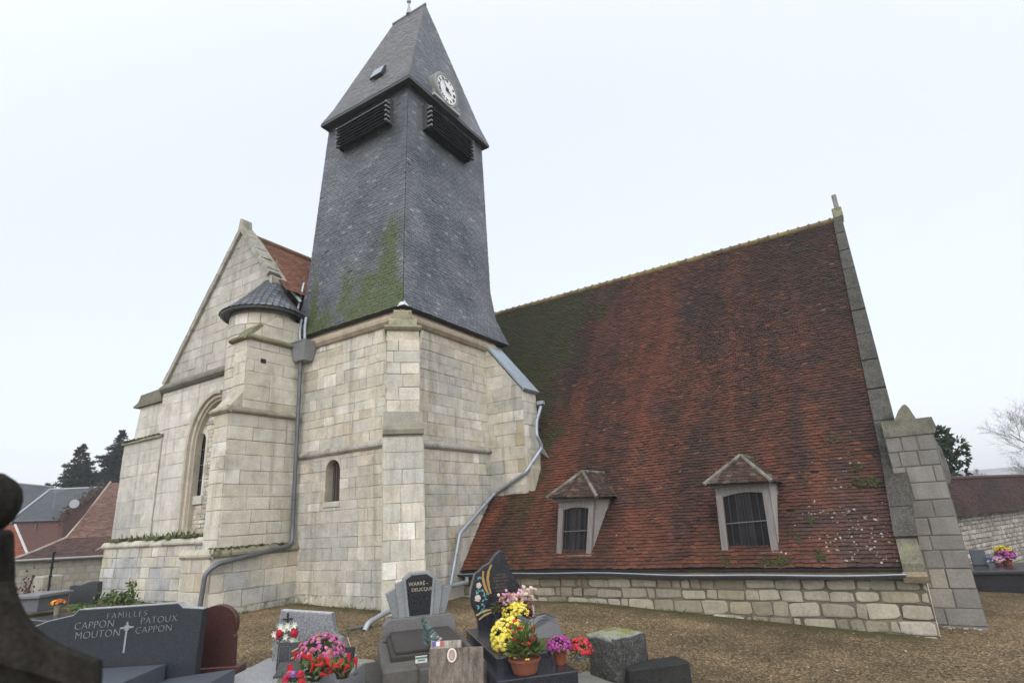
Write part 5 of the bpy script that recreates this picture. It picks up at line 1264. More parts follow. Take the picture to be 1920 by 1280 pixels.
s0 = toloc(ft.location, th, at(316, 1242, 2, ft.location.z + zt))
q0 = toloc(ft.location, th, at(200, 1252, 2, ft.location.z + zt)); q1 = toloc(ft.location, th, at(287, 1300, 2, ft.location.z + zt))
sb.prism([(-2.4, -.06, 0), (s0.x, -.06, 0), (s0.x, -.06, zt), (-2.4, -.06, zt)], (0, -1.9, 0), (.075, .088, .105))
sb.build('tomb_slab', M['granite'], ft, local=True)
s2 = MB(); z2 = max(.1, loc(370, 1262).z); e1 = loc(435, 1252)
s2.prism([(s0.x + .015, -.02, 0), (e1.x + .05, -.02, 0), (e1.x + .05, -.02, z2 + .03), (s0.x + .015, -.02, z2 - .03)], (0, -1.5, 0), (.08, .093, .11))
s2.build('side_slab', M['granite'], ft, local=True)
# red granite stone beside it
th2 = math.radians(33); D1 = pd(400, 1255, 7.75); rt = empty('red_headstone', (D1.x, D1.y, gz(D1.x, D1.y)), 'dark red granite headstone with a rounded top and notched side, behind the wide grey tomb', 'headstone', th2)
def loc2(px, py): return toloc(rt.location, th2, onplane(px, py, D1, -axes(th2)[1]))
ol = [(372, 1150), (385, 1141), (395, 1136.5), (406, 1133.5), (418, 1133.5), (429, 1138), (438, 1146), (443, 1157), (444, 1169), (441, 1182), (438, 1188), (440, 1193), (439, 1204), (437, 1250), (360, 1268)]
h_ = MB(); h_.prism([loc2(*p) for p in ol][::-1], (0, .10, 0), (.046, .018, .014), bev=.008); h_.build('headstone', M['redgranite'], rt, local=True)
h_ = MB(); p = loc2(437, 1250); h_.bbox(p.x - .6, p.x + .10, -.06, .2, 0, p.z + .02, .01, (.07, .022, .02)); h_.build('base', M['redgranite'], rt, local=True)

# ---- light grey speckled granite grave with flowers
D2_ = pd(560, 1236, 8.2); th3 = math.radians(28); a3, b3 = axes(th3)
gg_ = empty('grey_grave', (D2_.x, D2_.y, gz(D2_.x, D2_.y)), 'light grey speckled granite grave with a slanted headstone, crowded with plaques and flowers', 'grave', th3)
def loc3(px, py, dy=0.): return toloc(gg_.location, th3, onplane(px, py, D2_ + b3 * dy, -b3))
h_ = MB(); h_.prism([loc3(*p) for p in ((509, 1243), (511, 1205), (527, 1144), (621, 1150), (627, 1185), (630, 1190), (640, 1196), (646, 1243))], (0, .12, 0), (.20, .205, .22), bev=.008)
h_.build('headstone', M['greygranite'], gg_, local=True)
ed = MB(); P, Q = loc3(527, 1144), loc3(621, 1150); ed.box(P + Vector((0, .006, -.004)), Q - P, (0, .11, 0), (0, 0, .012), (.45, .46, .47)); ed.build('polished_edge', M['greygranite'], gg_, local=True)
cc_ = MB(); P = loc3(540, 1163); cc_.box(P + Vector((-.012, -.02, -.10)), (.024, 0, 0), (0, .015, 0), (0, 0, .21), (.02, .025, .022)); cc_.box(P + Vector((-.075, -.022, .012)), (.15, 0, 0), (0, .015, 0), (0, 0, .024), (.02, .025, .022)); cc_.build('bronze_cross', M['iron'], gg_, local=True)
bs = MB(); zt = max(.12, loc3(512, 1238).z); bs.bbox(loc3(509, 1240).x - .15, loc3(646, 1240).x + .12, -1.9, .2, -.1, zt, .012, (.27, .275, .285)); bs.build('tomb_slab', M['greygranite'], gg_, local=True)
bs = MB(); bs.bbox(loc3(509, 1240).x - .34, loc3(646, 1240).x + .26, -2.1, .1, -.2, zt - .09, .012, (.24, .245, .255)); bs.build('kerb', M['greygranite'], gg_, local=True)
SLZ = gg_.location.z + zt
def onslab(px, py): return at(px, py, 2, SLZ)
# plaques
def plaque(name, px0, px1, pyt, pyb, base, m, col, label, th_, lean=.12, cat='plaque', thick=.035, frame=None):
    B = base; a_, b_ = axes(th_); d = (B).dot(CF); s_ = d / FP
    w_, h_ = (px1 - px0) * s_ / max(.6, abs(a_.dot(HA))), (pyb - pyt) * s_
    o = empty(name, B, label, cat, th_); p = MB()
    p.mesh([(-w_ / 2, 0, 0), (w_ / 2, 0, 0), (w_ / 2, lean * h_, h_), (-w_ / 2, lean * h_, h_), (-w_ / 2, thick, 0), (w_ / 2, thick, 0), (w_ / 2, lean * h_ + thick, h_), (-w_ / 2, lean * h_ + thick, h_)],
           [(0, 1, 2, 3), (5, 4, 7, 6), (4, 0, 3, 7), (1, 5, 6, 2), (3, 2, 6, 7), (4, 5, 1, 0)], col)
    p.build('slab', m, o, local=True)
    return o, w_, h_
B = onslab(542, 1256)
o, w_, h_ = plaque('memorial_plaque', 515, 567, 1212, 1258, B, M['blackgranite'], (.018, .018, .022), 'upright black memorial plaque with a thin frame, under the red and white bouquet', th3)
f_ = MB()
for (x0_, x1_, z0_, z1_) in ((-.44, -.02, .86, .88), (-.44, -.02, .2, .22), (-.44, -.42, .2, .88), (-.04, -.02, .2, .88)): f_.box((x0_ * w_, z0_ * h_ * .12 - .006, z0_ * h_), ((x1_ - x0_) * w_, 0, 0), (0, .004, 0), (0, .12 * (z1_ - z0_) * h_, (z1_ - z0_) * h_), (.10, .105, .11))
f_.build('frame', M['letter'], o, local=True)
for k in (0, 1): f_ = MB(); f_.tube([(.05 * w_, -.01 + .12 * h_ * (.45 + .25 * k), h_ * (.42 + .25 * k)), (.42 * w_, -.02 + .12 * h_ * (.5 + .25 * k), h_ * (.6 + .25 * k))], .012, 8, (.45, .34, .17)); f_.build('brass_vase', M['gold'], o, local=True)
B = onslab(540, 1268)
o = empty('memorial_book', B, 'small black polished book shaped plaque lying in front of the framed plaque', 'plaque', th3); p = MB()
p.prism([(-.17, -.05, 0), (.17, -.05, 0), (.17, .06, .16), (-.15, .06, .16)], (0, .05, 0), (.015, .015, .018)); p.box((-.17, -.06, .0), (.34, 0, 0), (0, .02, .0), (0, 0, .03), (.05, .05, .055)); p.build('slab', M['blackgranite'], o, local=True)
B = onslab(648, 1240)
o, w_, h_ = plaque('memorial_plaque', 628, 658, 1226, 1250, B, M['blackgranite'], (.028, .03, .04), 'small dark plaque at the right end of the grey slab behind the red flowers', th3)
f_ = MB(); f_.lathe((0, .02 * h_ - .01, h_ * .5), [(.03, 0), (.03, .006)], 12, (.2, .2, .22), 0, (0, -1, .1)); f_.build('medallion', M['paint'], o, local=True)
# bouquet of red roses and white lilies
def vase(o, b, r_, h, col, m): p = MB(); p.lathe(b, [(r_ * .7, 0), (r_ * .75, h * .15), (r_ * .85, h * .5), (r_, h), (r_ * .85, h)], 12, col); return p.build('vase', m, o)
def rose(mb, p, r_, col, up):
    for k in range(3): mb.blob(Vector(p) + Vector(up) * (r_ * .25 * k), r_ * (1 - .26 * k), shade(col, .6 + .2 * k, .8 + .2 * k), 0, .75, .25, up)
B = pd(536, 1212, 7.85); bo = empty('flower_bouquet', (B.x, B.y, B.z - .12), 'bouquet of two red roses with white lilies in a dark vase before the cross', 'bouquet')
vase(bo, wloc(bo), .07, .15, (.02, .022, .022), M['iron']); fl_, gr = MB(), MB(); s_ = 7.8 / FP
for px, py, r_ in ((524, 1186, .055), (551, 1186, .062), (521, 1195, .03)): rose(fl_, pd(px, py, 7.75), r_, (.36, .01, .03), -HB * .8 + Z * .3)
for px, py in ((540, 1172), (544, 1176), (533, 1178), (527, 1174), (553, 1171), (515, 1188), (549, 1199), (556, 1202), (536, 1193)):
    p = pd(px, py, 7.78)
    for k in range(6): fl_.leaf(p, (HA * math.cos(k) + Z * math.sin(k)) * .05 - HB * .02, .014, (.66, .64, .58) if k % 3 else (.55, .62, .45), -HB)
for _ in range(120):
    p = pd(536 + rnd.gauss(0, 11), 1190 + rnd.gauss(0, 10), 7.85); gr.leaf(p, (HA * rnd.gauss(0, 1) + Z * rnd.gauss(.2, 1) - HB * rnd.random() * .5).normalized() * .08, .012, mixc((.03, .07, .03), (.22, .32, .2), rnd.random()))
fl_.build('flowers', M['petal'], bo); gr.build('leaves', M['leaf'], bo)
# pink chrysanthemum
B = pd(600, 1254, 7.3); mum((B.x, B.y, SLZ), .29, [(.42, .10, .26), (.50, .16, .34), (.36, .10, .16), (.40, .16, .12)], 'bushy pink chrysanthemum in full bloom before the grey headstone', (.04, .04, .04), .12, 120, .030, .24, None, 'potted flowers', -.05)
# red lily like flowers, two clumps
def redclump(px, py, d, label, k0):
    B = pd(px, py + 20, d); o = empty('red_flower_pot', (B.x, B.y, SLZ), label, 'potted flowers'); pot(o, .07, .10, .12, (.03, .025, .022), M['clay']); g, f_ = MB(), MB()
    for _ in range(110):
        p = pd(px + rnd.gauss(0, 13), py + rnd.uniform(-14, 16), d + rnd.gauss(0, .08)); g.leaf(p, (Z * rnd.uniform(.5, 1) + HA * rnd.gauss(0, .5) - HB * rnd.gauss(0, .4)).normalized() * .10, .016, mixc((.04, .07, .015), (.16, .20, .05), rnd.random()))
    for _ in range(k0):
        p = pd(px + rnd.gauss(0, 20), py + rnd.uniform(-24, 12), d - .1 + rnd.gauss(0, .05)); dr = (HA * rnd.gauss(0, .9) + Z * rnd.uniform(.1, 1)).normalized()
        f_.tube([p, p + dr * .05, p + dr * .10], [.006, .014, .030], 7, shade((.55, .02, .025), .7, 1.1)); f_.blob(p + dr * .1, .026, (.40, .012, .015), 0, .5, .3, dr)
    g.build('foliage', M['leaf'], o); f_.build('flowers', M['petal'], o)
redclump(588, 1256, 7.0, 'red trumpet flowers with bright green leaves in front of the pink chrysanthemum', 11)
redclump(642, 1254, 7.05, 'red trumpet flowers with bright green leaves at the right edge of the grey slab', 9)
B = pd(548, 1274, 6.8); o = empty('flower_arrangement', (B.x, B.y, SLZ), 'low arrangement of red and purple silk roses at the bottom edge of the photo', 'flower arrangement'); f_, g = MB(), MB()
for px, py, c_ in ((536, 1272, (.45, .02, .06)), (550, 1264, (.25, .13, .36)), (563, 1263, (.45, .02, .04)), (565, 1277, (.48, .03, .04)), (543, 1263, (.40, .05, .12))): rose(f_, pd(px, py, 6.75), .05, c_, Z - HB * .5)
for _ in range(70): p = pd(550 + rnd.gauss(0, 14), 1274 + rnd.gauss(0, 5), 6.8); g.leaf(p, (HA * rnd.gauss(0, 1) + Z * rnd.gauss(.1, .6)).normalized() * .08, .018, mixc((.04, .08, .03), (.16, .24, .12), rnd.random()))
f_.build('flowers', M['petal'], o); g.build('leaves', M['leaf'], o)

# ---- concrete grave with the stepped headstone and black panel
SZ = -1.74; Q = at(731, 1183, 2, SZ)
wg = empty('concrete_grave', (Q.x, Q.y, gz(Q.x, Q.y)), 'aged concrete grave with flared stepped headstone around a black lettered panel', 'grave', TH)
gzl = wg.location.z; st = SZ - gzl     # slab top above the ground; local x right along headstone, -y to the front
wd = toloc(wg.location, TH, at(842, 1172, 2, SZ)).x
CG, CD = (.21, .22, .225), (.05, .045, .041)
k_ = MB(); k_.bbox(-.20, wd + .22, -2.15, .16, -.3, st - .16, .02, (.105, .10, .094), .05); k_.build('kerb', M['concrete'], wg, local=True)
k_ = MB(); k_.bbox(-.42, wd + .42, -2.6, .05, -.3, .05, .02, (.07, .066, .058), .1); k_.build('plinth', M['concrete'], wg, local=True)
k_ = MB(); k_.bbox(-.06, wd + .06, -1.72, .02, st - .18, st - .06, .015, CD); k_.bbox(0, wd, -1.62, -.01, st - .07, st, .02, CD); k_.build('tomb_slab', M['concrete'], wg, local=True)
for x0_, x1_ in ((-.2, wd * .28), (wd * .72, wd + .2)):
    k_ = MB(); k_.bbox(x0_, x1_, -2.2, -1.74, st - .34, st - .12, .03, (.10, .096, .088)); k_.build('front_block', M['concrete'], wg, local=True)
cxw = wd / 2; h0 = st + .19
def sym(pts): return [(cxw - x, z) for x, z in pts] + [(cxw + x, z) for x, z in pts[::-1]]
bb_ = MB()
bb_.prism([(x, -.06, z) for x, z in [(-.12, st - .15), (wd + .12, st - .15), (wd + .12, h0 - .10), (wd + .02, h0), (-.02, h0), (-.12, h0 - .10)]], (0, .30, 0), (.15, .148, .145), bev=.012)
bb_.build('headstone_base', M['concrete'], wg, local=True)
hh = toloc(wg.location, TH, onplane(775, 1072, wg.location + AY * .05, AY)).z - h0
hst = MB()
def pillar(xa, xb, xc, xd, zl, zr, y0_, dep, col, sg):   # bottom xa..xb, top xc..xd
    pts = [(cxw + sg * xa, y0_, h0), (cxw + sg * xb, y0_, h0), (cxw + sg * xd, y0_, h0 + zr), (cxw + sg * xc, y0_, h0 + zl)]
    if sg < 0: pts = pts[::-1]
    hst.prism(pts, (0, dep, 0), col, bev=.008)
for sg in (-1, 1):
    pillar(.20, .345, .25, .42, hh * .84, hh * .76, .0, .15, CG, sg); pillar(.335, .45, .405, .58, hh * .66, hh * .56, .03, .12, (.195, .205, .21), sg)
cen = [(cxw - .225, h0), (cxw + .225, h0), (cxw + .285, h0 + hh * .87), (cxw + .16, h0 + hh), (cxw - .16, h0 + hh), (cxw - .285, h0 + hh * .87)]
hst.prism([(x, -.03, z) for x, z in cen], (0, .2, 0), (.23, .24, .245), bev=.012)
hst.build('headstone', M['concrete'], wg, local=True)
pn = MB(); inn = [(cxw - .175, h0 + .02), (cxw + .175, h0 + .02), (cxw + .235, h0 + hh * .84), (cxw + .13, h0 + hh * .94), (cxw - .13, h0 + hh * .94), (cxw - .235, h0 + hh * .84)]
pn.prism([(x, -.036, z) for x, z in inn], (0, .02, 0), (.008, .008, .009)); pnl = pn.build('black_panel', M['blackgranite'], wg, local=True)
tx = MB(); text_into(tx, 'WARRÉ -', .085, (cxw - .02, -.040, h0 + hh * .735), X, Z, .003, (.36, .33, .24)); text_into(tx, 'DELICQUE', .078, (cxw + .045, -.040, h0 + hh * .60), X, Z, .003, (.36, .33, .24)); tx.build('lettering', M['letter'], pnl, local=True)
STZ = SZ + .005
# a sprig, a cloth, small plaques on it
B = at(800, 1226, 2, STZ); o = empty('fir_sprig', B, 'artificial blue green fir sprig leaning on the concrete slab', 'sprig', TH); p = MB()
t0, t1 = pd(822, 1228, B.dot(CF)), pd(798, 1156, B.dot(CF) + .2)
p.tube([t0, t0.lerp(t1, .5), t1], .006, 5, (.09, .08, .07))
for k in range(200):
    f = .22 + .78 * rnd.random(); q = t0.lerp(t1, f); sg = rnd.choice((-1, 1)); l = .15 * (1.05 - f) + .03
    p.leaf(q, (HA * sg * rnd.uniform(.4, 1) + Z * rnd.uniform(.1, .7) - HB * rnd.gauss(0, .3)).normalized() * l, .012, mixc((.10, .16, .15), (.22, .31, .29), rnd.random()))
p.build('needles', M['leaf'], o)
q = MB(); q.tube([at(781, 1193, 2, STZ), pd(790, 1170, 9.3)], .006, 5, (.4, .38, .34)); q.build('wire_stem', M['letter'], o)
B = at(815, 1212, 2, STZ); p = MB()
for k in range(26):
    q = at(815 + rnd.gauss(0, 9), 1207 + rnd.gauss(0, 7), 2, STZ + .015); p.blob(q, rnd.uniform(.03, .07), shade((.42, .38, .33), .8, 1.2), 0, .35, .4)
tag(p.build('dried_bouquet', M['petal'], None), 'faded dried bouquet lying flat below the fir sprig', 'dried flowers')
dpl = Q.dot(CF)
def frontz(px, py, d): return pd(px, py, d)
B = pd(855, 1290, 6.9)
o, w_, h_ = plaque('wooden_plaque', 804, 908, 1225, 1290, B, M['plank'], (.155, .130, .108), 'large weathered board plaque with an oval portrait medallion, leaning on the concrete grave', math.radians(30), .25, 'plaque', .03)
def onp(x, z, e=-.012): return Vector((x, .25 * z + e, z))
md = MB(); cz = h_ * .83; nv = Vector((0, -1, .25)).normalized(); uz = Vector((0, .25, 1)).normalized()
def ell(rx, rz, e, n=28): return [onp(-.05, cz) + X * (rx * math.cos(k * 6.2832 / n)) + uz * (rz * math.sin(k * 6.2832 / n)) + nv * e for k in range(n)]
md.prism(ell(.058, .078, -.004), nv * .016, (.66, .63, .62)); mdo = md.build('medallion', M['paint'], o, local=True)
md = MB(); md.prism(ell(.043, .062, .006), nv * .008, (.33, .22, .18)); md.prism([onp(-.055, cz - .03) + X * (.022 * math.cos(k * .5236)) + uz * (.032 * math.sin(k * .5236) + .02) + nv * .012 for k in range(12)], nv * .004, (.40, .29, .24)); md.build('faded_portrait', M['paint'], mdo, local=True)
B = pd(836, 1240, 7.3)
o, w_, h_ = plaque('small_plaque', 806, 864, 1206, 1240, B, M['plank'], (.30, .27, .22), 'small weathered plaque with tricolour band behind the large board', math.radians(30), .2, 'plaque', .03)
tb_ = MB()
for k, c_ in enumerate(((.10, .08, .33), (.7, .7, .7), (.42, .08, .10))): tb_.box(Vector((-.45 * w_ + k * .05, .2 * h_ * .78 - .006, h_ * .78)), (.05, 0, 0), (0, .004, 0), (0, .2 * .05, .05), c_)
tb_.build('tricolour_band', M['paint'], o, local=True)
B = pd(779, 1243, 7.75); p = MB(); p.box(B, AX * .16, AY * .03 + Z * .0, Z * .08, (.62, .66, .64)); p.box(B - AY * .002 + Z * .05, AX * .16, AY * .002, Z * .025, (.10, .2, .14)); p.box(B - AY * .002 + Z * .02 + AX * .03, AX * .1, AY * .002, Z * .02, (.14, .24, .2))
tag(p.build('small_card', M['paint'], None), 'small white and green card on the front block of the concrete grave', 'card')
B = pd(882, 1226, 7.4); p = MB()
p.lathe(B, [(.10, 0), (.11, .04), (.09, .06), (.02, .07)], 14, (.33, .31, .27)); tag(p.build('ornament', M['concrete'], None), 'low round pale stone ornament right of the small plaque', 'ornament')

# ---- black granite grave with leaf shaped headstone
SB = -1.83; Qb = at(897, 1178, 2, SB)
bg = empty('black_grave', (Qb.x, Qb.y, gz(Qb.x, Qb.y)), 'polished black granite grave with a leaf shaped headstone carved with pale roses', 'grave', TH)
def locb(px, py, dy=0.): return toloc(bg.location, TH, onplane(px, py, Vector(bg.location) + AY * dy, AY))
sbz = SB - bg.location.z
ol = [(938.6, 1032), (944, 1035), (949, 1050), (955, 1065), (964, 1079), (974, 1096), (979, 1108), (980, 1120), (974, 1137), (962, 1154), (948, 1170), (946, 1180), (898, 1180), (897, 1165), (892, 1150), (885, 1136), (882, 1120), (883.5, 1105), (887, 1090), (891, 1075), (899, 1070), (907, 1061), (919, 1055), (925, 1045), (931, 1037)]
h_ = MB(); h_.prism([locb(*p) for p in ol][::-1], (0, .16, 0), (.012, .013, .017), bev=.012); hso = h_.build('headstone', M['blackgranite'], bg, local=True)
def strokes(mb, pts, w_, col):
    P = [locb(*p) + Vector((0, -.012, 0)) for p in pts]
    for a, b, k in zip(P, P[1:], range(99)):
        d = (b - a); sdv = Vector((-d.z, 0, d.x)).normalized() * w_ * (.5 + .5 * math.sin(math.pi * (k + .5) / (len(P) - 1)))
        mb.prism([a - sdv, b - sdv, b + sdv, a + sdv], (0, .011, 0), col)
gl_ = MB(); GC = (.42, .27, .09)
strokes(gl_, [(906, 1070), (905, 1082), (908, 1096), (912, 1106), (916, 1114)], .024, GC); gl_.build('gold_band', M['gold'], hso, local=True); gl_ = MB(); strokes(gl_, [(921, 1058), (916, 1070), (914, 1084), (916, 1098), (920, 1112)], .024, GC)
gl_.build('gold_band', M['gold'], hso, local=True); gl_ = MB(); strokes(gl_, [(893, 1153), (903, 1147), (913, 1143), (921, 1142)], .018, (.55, .42, .2)); gl_.build('gold_band', M['gold'], hso, local=True); gl_ = MB(); strokes(gl_, [(898, 1161), (907, 1153), (916, 1149), (922, 1147)], .016, (.55, .42, .2)); gl_.build('gold_band', M['gold'], hso, local=True)
lf_ = MB(); TCc = (.10, .26, .27)
for px, py in ((898, 1080), (896, 1108), (907, 1108), (911, 1115), (899, 1136), (907, 1132), (893, 1113), (902, 1142), (908, 1123)):
    c_ = locb(px, py) + Vector((0, -.013, 0))
    for k in range(3): aa = rnd.uniform(0, 6.28); lf_.leaf(c_, (.065 * math.cos(aa), -.004, .065 * math.sin(aa)), .013, shade(TCc, .8, 1.3), (0, -1, 0))
lf_.build('carved_leaves', M['petal'], hso, local=True)
for px, py, r_ in ((897.5, 1097, .052), (895.5, 1121, .060)):
    rs = MB(); c_ = locb(px, py) + Vector((0, -.012, 0))
    for k in range(5): a_ = k * 1.2566; rs.blob(c_ + Vector((math.cos(a_) * r_ * .5, -.002, math.sin(a_) * r_ * .5)), r_ * .55, (.50, .42, .38), 0, .25, .1, (0, -1, 0))
    rs.blob(c_ + Vector((0, -.012, 0)), r_ * .34, (.60, .50, .42), 0, .4, .1, (0, -1, 0)); rs.build('carved_rose', M['petal'], hso, local=True)
tx = MB()
for s, px, py, sz in (('Famille', 939, 1076, .05), ('• • • • • •', 938, 1082, .07), ('• • • •', 940, 1088, .06), ('• • •', 939, 1094, .05), ('• • • • • •', 938, 1100, .06), ('• • • • •', 940, 1106, .05)):
    if s == 'Famille': s = '• • •'
    c_ = locb(px, py) + Vector((0, -.006, 0))
    for k in range(9 if sz > .055 else 6):   # worn illegible gilt letters: short strokes
        n_ = 9 if sz > .055 else 6; x = (k - (n_ - 1) / 2) * .030
        tx.box(c_ + Vector((x - .009, 0, -.016)), (.006, 0, 0), (0, .004, 0), (0, 0, .032 * rnd.uniform(.7, 1)), shade((.16, .11, .06), .7, 1.2))
        tx.box(c_ + Vector((x - .009, 0, rnd.choice((-.016, 0, .012)))), (.018, 0, 0), (0, .004, 0), (0, 0, .006), shade((.16, .11, .06), .7, 1.2))
tx.build('worn_lettering', M['letter'], hso, local=True)
xb0 = locb(880, 1180).x - .02; xb1 = .62
k_ = MB(); k_.bbox(xb0, xb1, -2.2, .22, -.1, sbz - .02, .012, (.012, .014, .02)); k_.build('upper_slab', M['blackgranite'], bg, local=True)
k_ = MB(); k_.bbox(xb0 - .10, xb1 + .22, -2.62, .32, -.4, sbz - .20, .012, (.014, .016, .022)); k_.build('kerb', M['blackgranite'], bg, local=True)
def onb(px, py): return at(px, py, 2, SB - .015)
def onk(px, py): return at(px, py, 2, SB - .20)
# pale pink bouquet in a square black vase
B = onb(937, 1180); o = empty('flower_bouquet', B, 'pale pink and cream bouquet in a tall square black vase on the black grave', 'bouquet', TH)
v_ = MB(); v_.bbox(-.09, .09, -.09, .09, 0, .30, .008, (.014, .015, .018)); v_.build('vase', M['blackgranite'], o, local=True)
f_, g = MB(), MB(); d_ = B.dot(CF)
for _ in range(75):
    px = rnd.uniform(916, 993); py = 1124 + rnd.gauss(0, 6) - (4 if px > 955 else 0); p = pd(px, py, d_ - .1 + rnd.gauss(0, .07)); c_ = rnd.choice([(.52, .27, .42), (.60, .36, .48), (.55, .34, .30), (.62, .48, .38), (.40, .16, .14)]) if px < 965 else rnd.choice([(.62, .46, .36), (.60, .38, .40), (.64, .56, .42)])
    f_.blob(p, rnd.uniform(.022, .042), shade(c_, .8, 1.1), 0, .7, .35, -HB + Z * .5)
greens(g, pd(942, 1136, d_), .22, .13, 150, .09, (.02, .03, .012), (.10, .09, .04))
f_.build('flowers', M['petal'], o); g.build('leaves', M['leaf'], o)
Y1 = [(.68, .55, .06), (.72, .62, .10), (.62, .48, .04), (.75, .66, .2)]
B = onb(968, 1180); mum(B, .22, Y1, 'upper yellow chrysanthemum, round and bright, beside a wine red and white bloom', (.03, .03, .03), .20, 210, .027, .17, low=-.35)
B = onb(988, 1172); o = empty('wine_red_flower', B, 'wine red flower with white petal edges behind the upper yellow chrysanthemum', 'flower'); f_ = MB(); c_ = pd(989, 1146, B.dot(CF))
for k in range(34): f_.blob(c_ + Vector((rnd.gauss(0, .04), rnd.gauss(0, .04), rnd.gauss(0, .06))), .035, shade((.10, .012, .025), .6, 1.3), 0, .7, .3)
for k in range(9): f_.blob(c_ + HA * (.09 + .02 * math.sin(k * .4)) + Z * (.10 - k * .022), .02, (.60, .52, .55), 0, .8)
f_.tube([B, c_], .012, 6, (.03, .05, .02)); f_.build('petals', M['petal'], o)
p = MB(); p0 = onb(932, 1196); p.box(p0, AX * .24, AY * .03, Z * .27, (.10, .11, .125)); tag(p.build('grey_plaque', M['greygranite'], None), 'plain light grey plaque standing between the two yellow chrysanthemums', 'plaque')
B = onb(957, 1216); mum(B, .27, Y1, 'lower and larger yellow chrysanthemum spilling over the black slab', (.02, .02, .02), .05, 330, .03, .26, low=-.55)
# book shaped plaque
B = onb(1012, 1196); o = empty('book_plaque', B, 'dark polished plaque with a scalloped top edge behind the red carnations', 'plaque', math.radians(36)); p = MB()
n = 12; top = [(lerp(-.32, .30, k / n), .30 + .035 * math.cos(k / n * 9.4)) for k in range(n + 1)]
p.prism([(-.38, 0, 0), (.38, 0, 0)] + [(x, .10, z) for x, z in top[::-1]], (0, .06, 0), (.022, .027, .036)); p.build('slab', M['blackgranite'], o, local=True)
q = MB()
for dz_ in (-.03, -.06):
    for a, b in zip(top, top[1:]): q.tube([(a[0], .085 + dz_ * .3, a[1] + dz_), (b[0], .085 + dz_ * .3, b[1] + dz_)], .004, 4, (.20, .21, .23))
q.build('incised_lines', M['letter'], o, local=True)
# terracotta bowl of red carnations
B = onk(985, 1262); o = empty('carnation_bowl', B, 'wide terracotta bowl of red carnations with feathery green foliage', 'potted flowers')
p = MB(); p.lathe(B, [(.14, 0), (.16, .02), (.205, .16), (.22, .165), (.222, .195), (.205, .195), (.20, .16)], 24, (.20, .072, .043)); p.build('pot', M['clay'], o)
g, f_ = MB(), MB(); c_ = B + Z * .34
greens(g, B + Z * .26, .24, .2, 260, .12, (.02, .04, .01), (.12, .17, .04), -.2)
for _ in range(420):
    a = rnd.uniform(0, 6.28); l = rnd.uniform(.1, .42); dd = Vector((math.cos(a) * rnd.uniform(0, .62), math.sin(a) * rnd.uniform(0, .62), 1)).normalized(); p = B + Z * .17 + dd * l
    g.leaf(p, (dd + Vector((rnd.gauss(0, .4), rnd.gauss(0, .4), 0))).normalized() * .09, .009, mixc((.035, .075, .015), (.15, .20, .045), rnd.random()))
for _ in range(20):
    a = rnd.uniform(0, 6.28); w_ = rnd.uniform(.25, .8); dd = Vector((math.cos(a) * w_, math.sin(a) * w_, 1)).normalized(); p = B + Z * .17 + dd * rnd.uniform(.18, .50)
    f_.blob(p, rnd.uniform(.02, .034), shade(rnd.choice([(.42, .02, .02), (.50, .03, .02), (.32, .01, .04)]), .8, 1.1), 0, .8, .35)
for _ in range(6): f_.blob(B + Z * .22 + Vector((rnd.gauss(0, .12), rnd.gauss(0, .12), 0)) - HB * .08, .018, (.7, .5, .08), 0, .8)
g.build('foliage', M['leaf'], o); f_.build('flowers', M['petal'], o)
B = onk(1051, 1244); mum(B, .175, [(.36, .05, .27), (.42, .08, .33), (.30, .04, .22)], 'compact magenta chrysanthemum in a small terracotta pot on the black kerb', (.20, .055, .03), .15, 170, .02, .14, low=-.1)
B = onk(1090, 1238); o = mum(B, .17, [(.45, .03, .04), (.50, .06, .06), (.38, .02, .03)], 'red begonia with dark round leaves in a shallow grey pot beside the mossy block', (.19, .19, .19), .07, 60, .026, .17, M['concrete'], low=-.1, name='potted_begonia')

# ---- rough mossy stone block and slabs
B = gp(1166, 1289); o = empty('stone_block', B, 'squat rough square stone block with yellow moss on its flat top', 'stone block', math.radians(-20))
zt = at(1166, 1192, 2, 0) ; d_ = B.dot(CF)
hb = 0
for zz in [k * .01 for k in range(20, 140)]:
    P = B + Z * zz; yy = 640 - FP * P.dot(CU) / P.dot(CF)
    if yy <= 1196: hb = zz; break
s_ = MB(); n = 9
wl, wr = .68, .66
def wob(P): return P + Vector((fz(P, 2.2, 1), fz(P, 2.2, 5), fz(P, 2.2, 9))) * .028 + Vector((fz(P, 9, 1), fz(P, 9, 5), fz(P, 9, 9))) * .012
faces = [((0, 0, 0), (-wl, 0, 0), (0, 0, hb)), ((0, 0, 0), (0, wr, 0), (0, 0, hb)), ((-wl, 0, 0), (0, wr, 0), (0, 0, hb)), ((0, wr, 0), (-wl, 0, 0), (0, 0, hb)), ((0, 0, hb), (-wl, 0, 0), (0, wr, 0))]
ca, sa = math.cos(math.radians(-6)), math.sin(math.radians(-6))
